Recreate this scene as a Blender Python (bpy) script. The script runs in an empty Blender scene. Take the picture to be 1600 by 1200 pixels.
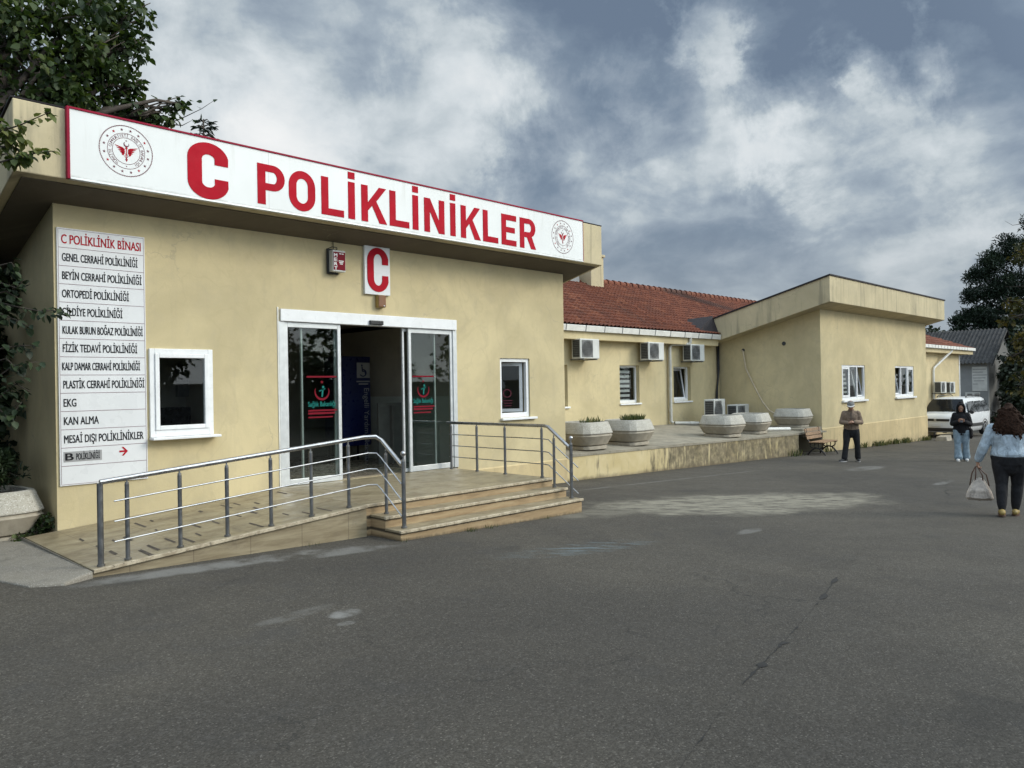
import bpy, bmesh, math, random
import numpy as np
from mathutils import Vector, Matrix, Euler
R = math.radians
SC = bpy.context.scene
COL = SC.collection
random.seed(7)

# ------------------------------------------------------------------ camera
CAM_D, CAM_Z, F_PX = 10.30407, 1.4227, 1198.006
_yaw, _pit, _rol = R(45.30516), R(.16682), R(-.96437)
FW = Vector((math.sin(_yaw)*math.cos(_pit), math.cos(_yaw)*math.cos(_pit), math.sin(_pit)))
_rt = Vector((math.cos(_yaw), -math.sin(_yaw), 0)); _up = _rt.cross(FW)
RT = _rt*math.cos(_rol)+_up*math.sin(_rol); UP = -_rt*math.sin(_rol)+_up*math.cos(_rol)
cd = bpy.data.cameras.new('camera'); cam = bpy.data.objects.new('camera', cd); COL.objects.link(cam)
mw = Matrix((RT, UP, -FW)).transposed().to_4x4(); mw.translation = (0, -CAM_D, CAM_Z)
cam.matrix_world = mw
cd.sensor_width = 36; cd.lens = F_PX*36/1600; cd.clip_start = .05; cd.clip_end = 3000
SC.camera = cam
def ray(u, v): return FW+RT*((u-800)/F_PX)+UP*((600-v)/F_PX)
def aty(u, v, y):
    d = ray(u, v); return Vector((0, -CAM_D, CAM_Z))+d*((y+CAM_D)/d.y)
def atd(u, v, t): return Vector((0, -CAM_D, CAM_Z))+ray(u, v)*t
def px(u, y=0., v=600): return aty(u, v, y).x

# ------------------------------------------------------------------ light, sky, exposure
SUN_DIR = Vector((.62, -.74, .52)).normalized()      # towards the sun
sl = bpy.data.lights.new('sun', 'SUN'); sl.energy = 1.8; sl.angle = R(18); sl.color = (1, .93, .8)
so = bpy.data.objects.new('sun', sl); COL.objects.link(so)
so.rotation_euler = SUN_DIR.to_track_quat('Z', 'Y').to_euler(); so.location = (0, 0, 60)
SC.view_settings.view_transform = 'Standard'; SC.view_settings.look = 'None'
SC.view_settings.exposure = 0.0; SC.view_settings.gamma = 1; SC.view_settings.use_curve_mapping = False

class NT:
    "small helper for node trees"
    def __init__(s, tree): s.t = tree; s.n = tree.nodes; s.l = tree.links
    def add(s, typ, ins=None, **kw):
        n = s.n.new(typ)
        for k, v in kw.items(): setattr(n, k, v)
        for k, v in (ins or {}).items(): s.put(n, k, v)
        return n
    def put(s, n, k, v):
        sock = n.inputs[k]
        if isinstance(v, bpy.types.NodeSocket): s.l.new(v, sock)
        elif isinstance(v, bpy.types.Node): s.l.new(v.outputs[0], sock)
        else:
            if sock.type == 'RGBA' and len(v) == 3: v = (*v, 1)
            sock.default_value = v
    def math(s, op, a, b=0., c=0., clamp=False):
        n = s.add('ShaderNodeMath', {0: a, 1: b, 2: c}, operation=op); n.use_clamp = clamp; return n.outputs[0]
    def vm(s, op, a, b=None, out=0, scale=None):
        n = s.add('ShaderNodeVectorMath', {0: a}, operation=op)
        if b is not None: s.put(n, 1, b)
        if scale is not None: s.put(n, 'Scale', scale)
        return n.outputs[out]
    def noise(s, vec, scale, detail=4, rough=.55, dist=0., out=0):
        n = s.add('ShaderNodeTexNoise', {'Vector': vec, 'Scale': scale, 'Detail': detail, 'Roughness': rough, 'Distortion': dist})
        return n.outputs[out]
    def ramp(s, fac, stops, interp='LINEAR'):
        n = s.add('ShaderNodeValToRGB', {0: fac}); r = n.color_ramp; r.interpolation = interp
        while len(r.elements) < len(stops): r.elements.new(.5)
        for e, (p, c) in zip(r.elements, stops):
            e.position = p; e.color = (*c, 1) if len(c) == 3 else c
        return n.outputs[0]
    def mapr(s, v, a, b, c=0., d=1., smooth=True):
        n = s.add('ShaderNodeMapRange', {0: v, 1: a, 2: b, 3: c, 4: d})
        n.interpolation_type = 'SMOOTHSTEP' if smooth else 'LINEAR'; return n.outputs[0]
    def mix(s, fac, a, b, mode='MIX'):
        n = s.add('ShaderNodeMix', data_type='RGBA', blend_type=mode)
        s.put(n, 0, fac); s.put(n, 6, a); s.put(n, 7, b); return n.outputs[2]
    def sep(s, v): return s.add('ShaderNodeSeparateXYZ', {0: v}).outputs
    def comb(s, x, y, z): return s.add('ShaderNodeCombineXYZ', {0: x, 1: y, 2: z}).outputs[0]

W = bpy.data.worlds.new('World'); SC.world = W; W.use_nodes = True
w = NT(W.node_tree); w.n.clear()
dirv = w.vm('NORMALIZE', w.add('ShaderNodeTexCoord').outputs['Generated'])
sx, sy, sz = w.sep(dirv)
sky = w.add('ShaderNodeTexSky', sky_type='NISHITA', sun_disc=False, sun_elevation=math.asin(SUN_DIR.z),
            sun_rotation=math.atan2(SUN_DIR.x, SUN_DIR.y), altitude=50, air_density=1., dust_density=2., ozone_density=1.)
zz = w.math('ADD', w.math('MAXIMUM', sz, 0.), .28)
pl = w.comb(w.math('DIVIDE', sx, zz), w.math('DIVIDE', sy, zz), 0.)
warp = w.vm('SCALE', w.vm('SUBTRACT', w.noise(pl, 1.6, 3, .5, 0, out=1), (.5, .5, .5)), scale=.30)
pw = w.vm('ADD', pl, warp)
big = w.noise(pw, 1.5, 4, .5)
fine = w.noise(w.vm('ADD', w.vm('MULTIPLY', dirv, (1., 1., 1.5)), w.vm('SCALE', warp, scale=.5)), 7.0, 10, .57)
bil = w.math('ABSOLUTE', w.math('SUBTRACT', w.noise(pw, 2.6, 8, .55), .5))
dens = w.math('ADD', w.math('ADD', w.math('MULTIPLY', big, .42), w.math('MULTIPLY', fine, .48)), w.math('MULTIPLY', w.math('SUBTRACT', .13, bil), .30))
dwarp = w.vm('NORMALIZE', w.vm('ADD', dirv, w.vm('SCALE', w.vm('SUBTRACT', w.noise(dirv, 6.0, 7, .66, .3, out=1), (.5, .5, .5)), scale=.30)))
def lobe(u, v, a0, a1, amt):
    d = ray(u, v).normalized()
    return w.math('MULTIPLY', w.mapr(w.vm('DOT_PRODUCT', dwarp, tuple(d), out=1), math.cos(R(a0)), math.cos(R(a1))), amt)
tot = w.math('ADD', w.math('MULTIPLY', w.math('SUBTRACT', dens, .47), 1.45), .46)
for L in [(560, 150, 16, 0, .15), (300, 110, 14, 0, .13), (740, 190, 9, 0, .09), (1105, 50, 4, 0, .16), (1110, 110, 5, 0, .06), (1300, 215, 7, 0, .13), (1180, 225, 6, 0, .10), (1030, 160, 5, 0, .12), (1410, 95, 3.5, 0, .14), (1500, 175, 7, 0, .16), (980, 235, 5, 0, .06), (450, 200, 7, 0, .05), (1130, 310, 6, 0, .05), (1350, 260, 8, 0, .07), (1450, 440, 4, 0, .07),
    (930, 50, 11, 0, -.18), (1560, 0, 16, 0, -.20), (1250, 130, 5, 0, -.09), (1270, 20, 8, 0, -.08), (900, 300, 8, 0, -.06), (1250, 310, 8, 0, -.04), (500, 20, 8, 0, -.07), (330, 5, 8, 0, -.05), (840, 240, 4, 0, -.05)]:
    tot = w.math('ADD', tot, lobe(*L))
ccol = w.ramp(tot, [(.22, (.155, .21, .295)), (.34, (.21, .275, .36)), (.43, (.285, .35, .43)), (.51, (.37, .44, .51)), (.58, (.50, .565, .61)), (.68, (.66, .715, .75)), (.84, (.84, .865, .875)), (1., (.92, .93, .93))])
# towards the horizon the deck evens out into a pale grey green
hz = w.mapr(sz, .0, .26, 1., 0.)
ccol = w.mix(w.math('MULTIPLY', hz, .62), ccol, (.36, .405, .440))
# the unseen part of the sky behind the camera, round the veiled sun, is brighter
glow = w.mapr(w.vm('DOT_PRODUCT', dirv, tuple(SUN_DIR), out=1), .50, 1., 0., 1.)
ccol = w.mix(1., ccol, w.vm('ADD', (1., 1., 1.), w.vm('SCALE', (2.6, 2.35, 2.0), scale=glow)), 'MULTIPLY')
away = w.mapr(w.vm('DOT_PRODUCT', dirv, (-.711, -.703, 0.), out=1), -.30, .60, 1., 2.3)
ccol = w.mix(1., ccol, w.comb(away, away, away), 'MULTIPLY')      # unseen sky behind the camera, brightened to put more light on the walls
zen = w.mapr(sz, .52, .95, 1., 1.8)
ccol = w.mix(1., ccol, w.comb(zen, zen, zen), 'MULTIPLY')
bgS = w.add('ShaderNodeBackground', {0: sky.outputs[0], 1: .06})
bgC = w.add('ShaderNodeBackground', {0: ccol, 1: 1.})
thin = w.mapr(tot, .30, .60, .93, 1.)
ms = w.add('ShaderNodeMixShader', {0: thin, 1: bgS.outputs[0], 2: bgC.outputs[0]})
w.l.new(ms.outputs[0], w.add('ShaderNodeOutputWorld').inputs[0])

# ------------------------------------------------------------------ mesh builder and scene helpers
class MB:
    def __init__(s): s.v = []; s.f = []; s.m = []
    def add(s, vs, fs, mi=0):
        k = len(s.v); s.v += [tuple(p) for p in vs]; s.f += [tuple(i+k for i in f) for f in fs]; s.m += [mi]*len(fs); return s
    def poly(s, pts, mi=0): return s.add(pts, [tuple(range(len(pts)))], mi)
    def box(s, x0, x1, y0, y1, z0, z1, mi=0):
        return s.add([(x0, y0, z0), (x1, y0, z0), (x1, y1, z0), (x0, y1, z0), (x0, y0, z1), (x1, y0, z1), (x1, y1, z1), (x0, y1, z1)],
                     [(0, 3, 2, 1), (4, 5, 6, 7), (0, 1, 5, 4), (1, 2, 6, 5), (2, 3, 7, 6), (3, 0, 4, 7)], mi)
    def hexa(s, b, t, mi=0):
        return s.add(list(b)+list(t), [(0, 3, 2, 1), (4, 5, 6, 7), (0, 1, 5, 4), (1, 2, 6, 5), (2, 3, 7, 6), (3, 0, 4, 7)], mi)
    def prism(s, prof, a, b, axis='y', mi=0):
        n = len(prof)
        P = {'x': lambda p, t: (t, p[0], p[1]), 'y': lambda p, t: (p[0], t, p[1]), 'z': lambda p, t: (p[0], p[1], t)}[axis]
        vs = [P(p, a) for p in prof]+[P(p, b) for p in prof]
        fs = [tuple(range(n)), tuple(range(2*n-1, n-1, -1))]+[(i, i+n, (i+1) % n+n, (i+1) % n) for i in range(n)]
        return s.add(vs, fs, mi)
    def rings(s, rs, mi=0, caps=True, closed=False):
        n = len(rs[0]); vs = [p for r in rs for p in r]; fs = []
        for i in range(len(rs)-1):
            for j in range(n): fs.append((i*n+j, i*n+(j+1) % n, (i+1)*n+(j+1) % n, (i+1)*n+j))
        if closed:
            i = len(rs)-1
            for j in range(n): fs.append((i*n+j, i*n+(j+1) % n, (j+1) % n, j))
        elif caps: fs += [tuple(range(n-1, -1, -1)), tuple(range((len(rs)-1)*n, len(rs)*n))]
        return s.add(vs, fs, mi)
    def tube(s, pts, r, n=10, mi=0, caps=True):
        pts = [Vector(p) for p in pts]; rr = r if isinstance(r, (list, tuple)) else [r]*len(pts)
        rs = []; ref = None
        for i, p in enumerate(pts):
            a = pts[max(i-1, 0)]; b = pts[min(i+1, len(pts)-1)]
            t = (b-a).normalized() if (b-a).length > 1e-9 else Vector((0, 0, 1))
            if ref is None:
                ref = Vector((0, 0, 1)) if abs(t.z) < .9 else Vector((1, 0, 0))
            u = (ref-t*ref.dot(t)); u = u.normalized() if u.length > 1e-6 else t.orthogonal().normalized(); ref = u; v = t.cross(u)
            rs.append([p+(u*math.cos(q)+v*math.sin(q))*rr[i] for q in (2*math.pi*k/n for k in range(n))])
        return s.rings(rs, mi, caps)
    def lathe(s, prof, c=(0, 0, 0), n=24, mi=0, axis='z'):
        rs = []
        for r, h in prof:
            ring = []
            for k in range(n):
                q = 2*math.pi*k/n; a, b = r*math.cos(q), r*math.sin(q)
                ring.append({'z': (c[0]+a, c[1]+b, c[2]+h), 'y': (c[0]+a, c[1]+h, c[2]+b), 'x': (c[0]+h, c[1]+a, c[2]+b)}[axis])
            rs.append(ring)
        return s.rings(rs, mi)
    def ball(s, c, r, n=12, m=8, mi=0):
        r = r if isinstance(r, (tuple, list)) else (r, r, r); rs = []
        for i in range(m+1):
            t = math.pi*(i+.02)/(m+.04)
            rs.append([(c[0]+r[0]*math.sin(t)*math.cos(2*math.pi*k/n), c[1]+r[1]*math.sin(t)*math.sin(2*math.pi*k/n), c[2]+r[2]*math.cos(t)) for k in range(n)])
        return s.rings(rs, mi)
    def build(s, name, mats, parent=None, bevel=0., smooth=False, local=False, seg=2, recalc=True, autosmooth=None):
        off = Vector((0, 0, 0)) if (parent is None or local) else ROOT.get(parent.name, Vector((0, 0, 0)))
        me = bpy.data.meshes.new(name)
        me.from_pydata([(p[0]-off.x, p[1]-off.y, p[2]-off.z) for p in s.v], [], s.f)
        for m_ in (mats if isinstance(mats, (list, tuple)) else [mats]): me.materials.append(m_)
        me.polygons.foreach_set('material_index', s.m)
        if recalc:
            bm = bmesh.new(); bm.from_mesh(me); bmesh.ops.recalc_face_normals(bm, faces=bm.faces); bm.to_mesh(me); bm.free()
        if smooth: me.polygons.foreach_set('use_smooth', [True]*len(me.polygons))
        if autosmooth is not None:
            me.polygons.foreach_set('use_smooth', [True]*len(me.polygons)); me.set_sharp_from_angle(angle=R(autosmooth))
        me.update()
        o = bpy.data.objects.new(name, me); COL.objects.link(o)
        if parent is not None: o.parent = parent; ROOT[o.name] = off
        if bevel:
            b = o.modifiers.new('bevel', 'BEVEL'); b.width = bevel; b.segments = seg; b.limit_method = 'ANGLE'; b.angle_limit = R(35); b.harden_normals = False
        return o
ROOT = {}
def tag(o, label=None, cat=None, group=None, kind=None):
    if label: o['label'] = label
    if cat: o['category'] = cat
    if group: o['group'] = group
    if kind: o['kind'] = kind
    return o
def thing(name, label, cat, loc=(0, 0, 0), rz=0., group=None):
    o = bpy.data.objects.new(name, None); COL.objects.link(o); o.location = loc; o.rotation_euler = (0, 0, rz)
    o.empty_display_size = .2; ROOT[o.name] = Vector(loc)
    return tag(o, label, cat, group)
def copy_tree(o, loc, rz=0., label=None, parent=None):
    c = o.copy(); COL.objects.link(c)
    if parent is not None: c.parent = parent
    else:
        c.location = loc; c.rotation_euler = (0, 0, rz); ROOT[c.name] = Vector(loc)
        if label: c['label'] = label
    for ch in list(o.children): copy_tree(ch, None, parent=c)
    return c

# ------------------------------------------------------------------ materials
def new_mat(name):
    m = bpy.data.materials.new(name); m.use_nodes = True; t = NT(m.node_tree)
    b = t.n['Principled BSDF']; co = t.add('ShaderNodeTexCoord').outputs['Object']
    return m, t, b, co
def bump(t, b, h, strength=.3, dist=.01):
    n = t.add('ShaderNodeBump', {'Height': h, 'Strength': strength, 'Distance': dist}); t.put(b, 'Normal', n.outputs[0]); return n
def simple(name, col, rough=.5, metal=0., var=.12, vs=6., bs=0., bd=.002, bsc=60., rvar=.1):
    m, t, b, co = new_mat(name)
    n = t.noise(co, vs, 6, .6)
    t.put(b, 'Base Color', t.mix(t.mapr(n, .3, .7), tuple(c*(1-var) for c in col), tuple(min(1, c*(1+var)) for c in col)))
    t.put(b, 'Roughness', t.mapr(t.noise(co, vs*2.3, 4), .3, .7, max(0, rough-rvar), min(1, rough+rvar))); b.inputs['Metallic'].default_value = metal
    if bs: bump(t, b, t.noise(co, bsc, 5, .6), bs, bd)
    return m
def plaster(name, col, grime=(.36, .31, .22), gz=None, streak=.35, amt=.5):
    "painted render: mottled patches, fine trowel texture, faint runs, dirt rising from the ground"
    m, t, b, co = new_mat(name); x, y, z = t.sep(co)
    n1 = t.noise(co, .7, 6, .62, .4); n2 = t.noise(co, 3.1, 7, .65, .6)
    c = t.mix(t.mapr(n1, .3, .72), tuple(k*.82 for k in col), tuple(k*1.06 for k in col))
    c = t.mix(t.math('MULTIPLY', t.mapr(n2, .45, .75), .45), c, tuple(k*q for k, q in zip(col, (.78, .79, .86))))
    cr = t.add('ShaderNodeTexVoronoi', {'Vector': t.vm('ADD', co, t.vm('SCALE', t.noise(co, 2.5, 5, .6, 0, out=1), scale=.55)), 'Scale': .55}, feature='DISTANCE_TO_EDGE').outputs['Distance']
    crk = t.math('MULTIPLY', t.mapr(cr, .0015, .006, 1., 0.), t.mapr(t.noise(co, .8, 3), .50, .62)); c = t.mix(t.math('MULTIPLY', crk, .45), c, grime)
    pz = t.noise(t.vm('MULTIPLY', co, (1.3, 1.3, .8)), 1.1, 3, .5, .8); pch = t.mapr(t.math('ABSOLUTE', t.math('SUBTRACT', pz, .5)), .006, .016, 1., 0.); c = t.mix(t.math('MULTIPLY', pch, .16), c, tuple(k*.7 for k in col))
    st = t.noise(t.comb(t.math('MULTIPLY', t.math('ADD', x, y), 5.), t.math('MULTIPLY', y, .5), t.math('MULTIPLY', z, .35)), 1.2, 6, .6, .2)
    c = t.mix(t.math('MULTIPLY', t.mapr(st, .50, .76), streak*amt), c, grime)
    sp = t.noise(co, 26, 3, .5); c = t.mix(t.math('MULTIPLY', t.mapr(sp, .68, .76), .35*amt), c, grime)
    if gz:
        k = t.mapr(t.math('ADD', z, t.math('MULTIPLY', t.noise(co, 2.4, 6, .65), gz[1]*.9)), gz[0]+gz[1]*.2, gz[0]+gz[1]*1.1, .75, 0.)
        c = t.mix(k, c, grime)
    t.put(b, 'Base Color', c); b.inputs['Roughness'].default_value = .85; b.inputs['Specular IOR Level'].default_value = .25
    h = t.math('ADD', t.math('MULTIPLY', t.noise(co, 1.8, 5, .55), 1.2), t.math('MULTIPLY', t.noise(co, 45, 5, .6), .35))
    bump(t, b, h, .35, .012); return m
WALL = (.59, .497, .295)
M = {}
M['wall'] = plaster('cream plaster', WALL, gz=(-.35, .5))
M['wall_far'] = plaster('cream plaster far', (.60, .50, .30), gz=(-1.3, .6))
M['wall_plinth'] = plaster('cream plaster plinth', (.57, .455, .255), grime=(.24, .19, .12), gz=(-1.25, .9), amt=1.)
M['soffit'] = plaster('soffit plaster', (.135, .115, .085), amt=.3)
M['fascia'] = plaster('fascia plaster', (.55, .47, .30), grime=(.20, .18, .13), streak=.7, amt=1.)
def stained():
    m, t, b, co = new_mat('stained retaining wall'); x, y, z = t.sep(co)
    n1 = t.noise(co, 1.3, 6, .6, .5)
    base = t.mix(t.mapr(n1, .3, .7), (.50, .40, .20), (.60, .50, .29))
    run = t.noise(t.comb(t.math('MULTIPLY', x, 3.2), 0., t.math('MULTIPLY', z, .5)), 1.6, 8, .68, .15)
    pos = t.mapr(x, 2.2, 4.8, -.20, .05)                      # cleaner yellow paint at the near end
    k = t.mapr(t.math('ADD', run, pos), .37, .53)
    k = t.math('MULTIPLY', k, t.mapr(t.noise(co, 6, 6, .7), .25, .6, .55, 1.))
    c = t.mix(t.math('MULTIPLY', k, .9), base, t.mix(t.mapr(t.noise(co, 4, 4), .35, .65), (.060, .050, .032), (.15, .122, .078)))
    top = t.mapr(t.math('ADD', z, t.math('MULTIPLY', t.noise(co, 5, 5, .6), .14)), -.02, .08); c = t.mix(t.math('MULTIPLY', top, .7), c, (.17, .15, .11))
    low = t.mapr(t.math('SUBTRACT', t.math('ADD', z, t.math('MULTIPLY', x, .026)), t.math('MULTIPLY', t.noise(co, 3, 5, .65), .22)), -.70, -.58, .8, 0.); c = t.mix(low, c, (.13, .10, .06))
    t.put(b, 'Base Color', c); b.inputs['Roughness'].default_value = .9
    bump(t, b, t.noise(co, 24, 7, .7), .5, .012); return m
M['stained'] = stained()
def concrete(name, col, agg=0., dirt=.4):
    m, t, b, co = new_mat(name)
    n = t.noise(co, 2.6, 7, .65, .4)
    c = t.mix(t.mapr(n, .3, .7), tuple(k*.74 for k in col), tuple(k*1.1 for k in col))
    if agg:
        v = t.add('ShaderNodeTexVoronoi', {'Vector': co, 'Scale': 75.}); rnd = v.outputs['Color']
        g = t.sep(rnd)[0]
        c = t.mix(t.mapr(v.outputs['Distance'], .25, .5, agg, 0.), c, t.ramp(g, [(0, (.16, .14, .12)), (.4, (.42, .39, .34)), (.8, (.62, .60, .56)), (1, (.75, .74, .71))]))
        c = t.mix(t.math('MULTIPLY', t.mapr(n, .5, .72), .35), c, (.17, .155, .12))
        bump(t, b, v.outputs['Distance'], -.6, .006)
    else:
        bump(t, b, t.noise(co, 38, 7, .7), .35, .006)
    c = t.mix(t.math('MULTIPLY', t.mapr(t.noise(co, 5.5, 6, .7), .52, .75), dirt), c, (.10, .09, .065))
    t.put(b, 'Base Color', c); b.inputs['Roughness'].default_value = .9; return m
M['agg'] = concrete('exposed aggregate', (.42, .40, .34), .9, .2)
M['conc'] = concrete('smooth cast concrete', (.37, .33, .26), 0, .35)
M['slab'] = concrete('old slab concrete', (.28, .25, .19), 0, .6)
M['apron'] = concrete('rough apron concrete', (.22, .20, .165), .35, .4)
def travertine():
    m, t, b, co = new_mat('travertine'); x, y, z = t.sep(co)
    st = t.noise(t.comb(t.math('MULTIPLY', x, .9), t.math('MULTIPLY', y, 2.2), t.math('MULTIPLY', z, 7.)), 2.4, 9, .66, .5)
    c = t.ramp(st, [(.25, (.15, .115, .070)), (.45, (.235, .19, .118)), (.6, (.30, .25, .16)), (.8, (.38, .33, .225))])
    jx = t.math('ABSOLUTE', t.math('SUBTRACT', t.math('FRACT', t.math('MULTIPLY', x, 1/.62)), .5))
    j = t.mapr(jx, .490, .496); c = t.mix(t.math('MULTIPLY', j, .6), c, (.10, .075, .05))
    d = t.noise(co, 3.4, 7, .7, .4); c = t.mix(t.math('MULTIPLY', t.mapr(d, .52, .78), .45), c, (.12, .095, .065))
    t.put(b, 'Base Color', c); t.put(b, 'Roughness', t.mapr(d, .3, .7, .30, .62)); bump(t, b, st, .15, .004); return m
M['trav'] = travertine()
def edge_stone():
    m, t, b, co = new_mat('worn step nosing')
    n = t.noise(co, 9, 8, .72, .3)
    c = t.mix(t.mapr(n, .40, .62), (.50, .43, .31), (.30, .245, .165)); n2 = t.noise(co, 30, 6, .7); c = t.mix(t.math('MULTIPLY', t.mapr(n2, .55, .68), .8), c, (.06, .05, .035))
    t.put(b, 'Base Color', c); b.inputs['Roughness'].default_value = .7; bump(t, b, n2, .5, .005); return m
M['nosing'] = edge_stone()
M['strip'] = simple('dark grip tape', (.075, .06, .048), .8, 0, .3, 12)
M['steel'] = simple('brushed steel rail', (.47, .47, .47), .33, 1., .10, 9, rvar=.08)
M['steel_post'] = simple('dark anodised post', (.22, .225, .23), .38, .9, .12, 7)
M['alu'] = simple('silver aluminium', (.62, .64, .64), .38, .35, .06, 8)
M['pvc'] = simple('white window plastic', (.78, .79, .79), .35, 0, .04, 5)
M['gutter'] = simple('painted gutter', (.70, .69, .64), .5, 0, .1, 4)
M['white'] = simple('sign panel white', (.76, .775, .765), .35, 0, .035, 2)
def sign_white():
    m, t, b, co = new_mat('weathered sign white'); x, y, z = t.sep(co)
    st = t.noise(t.comb(t.math('MULTIPLY', x, 6.), 0., t.math('MULTIPLY', z, .7)), 1.6, 7, .62, .2)
    c = t.mix(t.mapr(t.noise(co, .9, 5, .6), .3, .7), (.70, .715, .70), (.755, .77, .755))
    c = t.mix(t.math('MULTIPLY', t.math('MULTIPLY', t.mapr(st, .52, .74), t.mapr(z, .1, .82)), .30), c, (.42, .41, .36))
    low = t.mapr(t.math('ADD', z, t.math('MULTIPLY', t.noise(co, 6, 5, .65), .07)), .055, .085, .5, 0.); c = t.mix(low, c, (.35, .34, .31))
    jt = t.math('ABSOLUTE', t.math('SUBTRACT', t.math('FRACT', t.math('MULTIPLY', t.math('ADD', x, .6), 1/3.05)), .5)); c = t.mix(t.math('MULTIPLY', t.mapr(jt, .4985, .4993), .45), c, (.25, .25, .24))
    t.put(b, 'Base Color', c); b.inputs['Roughness'].default_value = .42; b.inputs['Specular IOR Level'].default_value = .3; bump(t, b, t.noise(co, 1.3, 3), .12, .02); return m
M['signwhite'] = sign_white()
M['white2'] = simple('directory panel white', (.70, .71, .715), .3, 0, .03, 2)
M['red'] = simple('sign red', (.40, .010, .022), .65, 0, .08, 3)
M['darkred'] = simple('sign border red', (.26, .012, .035), .45, 0, .12, 3)
M['black'] = simple('black print', (.018, .018, .02), .5, 0, .1)
M['emblem'] = simple('emblem brown', (.135, .035, .05), .5, 0, .1)
M['grey'] = simple('grey print', (.33, .33, .33), .5, 0, .05)
M['teal'] = simple('teal decal', (.015, .17, .145), .5, 0, .05)
M['redvinyl'] = simple('red decal', (.17, .008, .018), .5, 0, .08)
M['ac'] = simple('unit casing', (.57, .58, .55), .5, 0, .1, 3)
M['acgrille'] = simple('unit grille', (.15, .155, .15), .55, 0, .2, 20)
M['acdark'] = simple('unit fins', (.035, .037, .038), .6, 0, .2, 20)
M['pipe'] = simple('grey drain pipe', (.50, .49, .44), .5, 0, .12, 4)
M['cable'] = simple('black cable', (.02, .02, .02), .5)
M['hose'] = simple('beige hose', (.50, .42, .29), .6)
M['navy'] = simple('navy kiosk', (.008, .014, .075), .35, 0, .1)
M['sensor'] = simple('black sensor', (.012, .012, .013), .3)
M['amber'] = simple('siren casing', (.17, .07, .025), .5, 0, .15)
M['amber2'] = simple('siren side', (.32, .21, .06), .5, 0, .15)
M['wood'] = simple('bench slat wood', (.27, .165, .09), .6, 0, .3, 14, .3, .002, 30)
M['iron'] = simple('black cast iron', (.022, .02, .02), .5, .3)
M['soil'] = simple('planter soil', (.035, .026, .018), .95, 0, .4, 20, .8, .01, 40)
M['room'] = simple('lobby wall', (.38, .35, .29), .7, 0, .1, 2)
M['roomfloor'] = simple('lobby floor', (.24, .205, .155), .25, 0, .15, 2)
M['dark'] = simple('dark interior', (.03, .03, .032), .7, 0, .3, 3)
M['blind'] = simple('blind fabric', (.62, .61, .58), .7, 0, .08, 5)
M['membrane'] = simple('roofing felt', (.022, .018, .02), .85, 0, .3, 8, .4, .01, 20)
M['gable_shaded'] = simple('shaded grey render', (.12, .118, .11), .85, 0, .1, 1.5, .25, .01, 20)  # tree shade on the shed gable is put into this darker grey
M['panelgrey'] = simple('grey shed wall', (.26, .27, .27), .85, 0, .1, 1.2, .25, .01, 20)
M['corr'] = simple('corrugated sheet', (.034, .034, .034), .9, 0, .35, 2.5)
def tiles():
    m, t, b, co = new_mat('clay roof tile'); x, y, z = t.sep(co)
    cell = t.add('ShaderNodeTexVoronoi', {'Vector': t.comb(t.math('MULTIPLY', x, 1/.19), t.math('MULTIPLY', y, 1/.27), 0.), 'Scale': 1.}).outputs['Color']
    g = t.sep(cell)[0]
    c = t.ramp(g, [(0, (.115, .033, .016)), (.45, (.150, .043, .020)), (.8, (.18, .054, .025)), (1, (.215, .075, .036))])
    d = t.noise(co, .55, 6, .65, .8); c = t.mix(t.math('MULTIPLY', t.mapr(d, .50, .72), .45), c, (.065, .032, .022))
    # an old soot band that runs down from the ridge
    sx_ = t.math('SUBTRACT', t.math('SUBTRACT', x, 17.), t.math('MULTIPLY', t.math('SUBTRACT', 4.2, y), 1.4)); band = t.mapr(t.math('ABSOLUTE', t.math('ADD', sx_, t.math('MULTIPLY', d, 1.5))), .3, 1.7, .75, 0.)
    c = t.mix(t.math('MULTIPLY', band, t.mapr(y, 1.6, 3., 0., 1.)), c, (.05, .028, .022))
    t.put(b, 'Base Color', c); b.inputs['Roughness'].default_value = .85; bump(t, b, t.noise(co, 30, 5), .3, .006); return m
M['tile'] = tiles()
def glass(name, tint=(.80, .84, .83), refl=1.0):
    m = bpy.data.materials.new(name); m.use_nodes = True; t = NT(m.node_tree); t.n.clear()
    tr = t.add('ShaderNodeBsdfTransparent', {0: tint}); gl = t.add('ShaderNodeBsdfGlossy', {0: (.95, .97, .97), 'Roughness': .015})
    fr = t.add('ShaderNodeFresnel', {0: 1.5}); k = t.math('MULTIPLY', t.math('MULTIPLY', fr.outputs[0], refl, clamp=True), t.math('SUBTRACT', 1., t.add('ShaderNodeNewGeometry').outputs['Backfacing']))
    mx = t.add('ShaderNodeMixShader', {0: k, 1: tr.outputs[0], 2: gl.outputs[0]})
    t.l.new(mx.outputs[0], t.add('ShaderNodeOutputMaterial').inputs[0]); return m
M['glass'] = glass('window glass', (.80, .83, .83), 1.1)
M['doorglass'] = glass('door glass', (.74, .78, .76), 1.1)

for k in ('red', 'darkred', 'black', 'emblem', 'grey', 'teal', 'redvinyl'): M[k].node_tree.nodes['Principled BSDF'].inputs['Specular IOR Level'].default_value = .08
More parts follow.
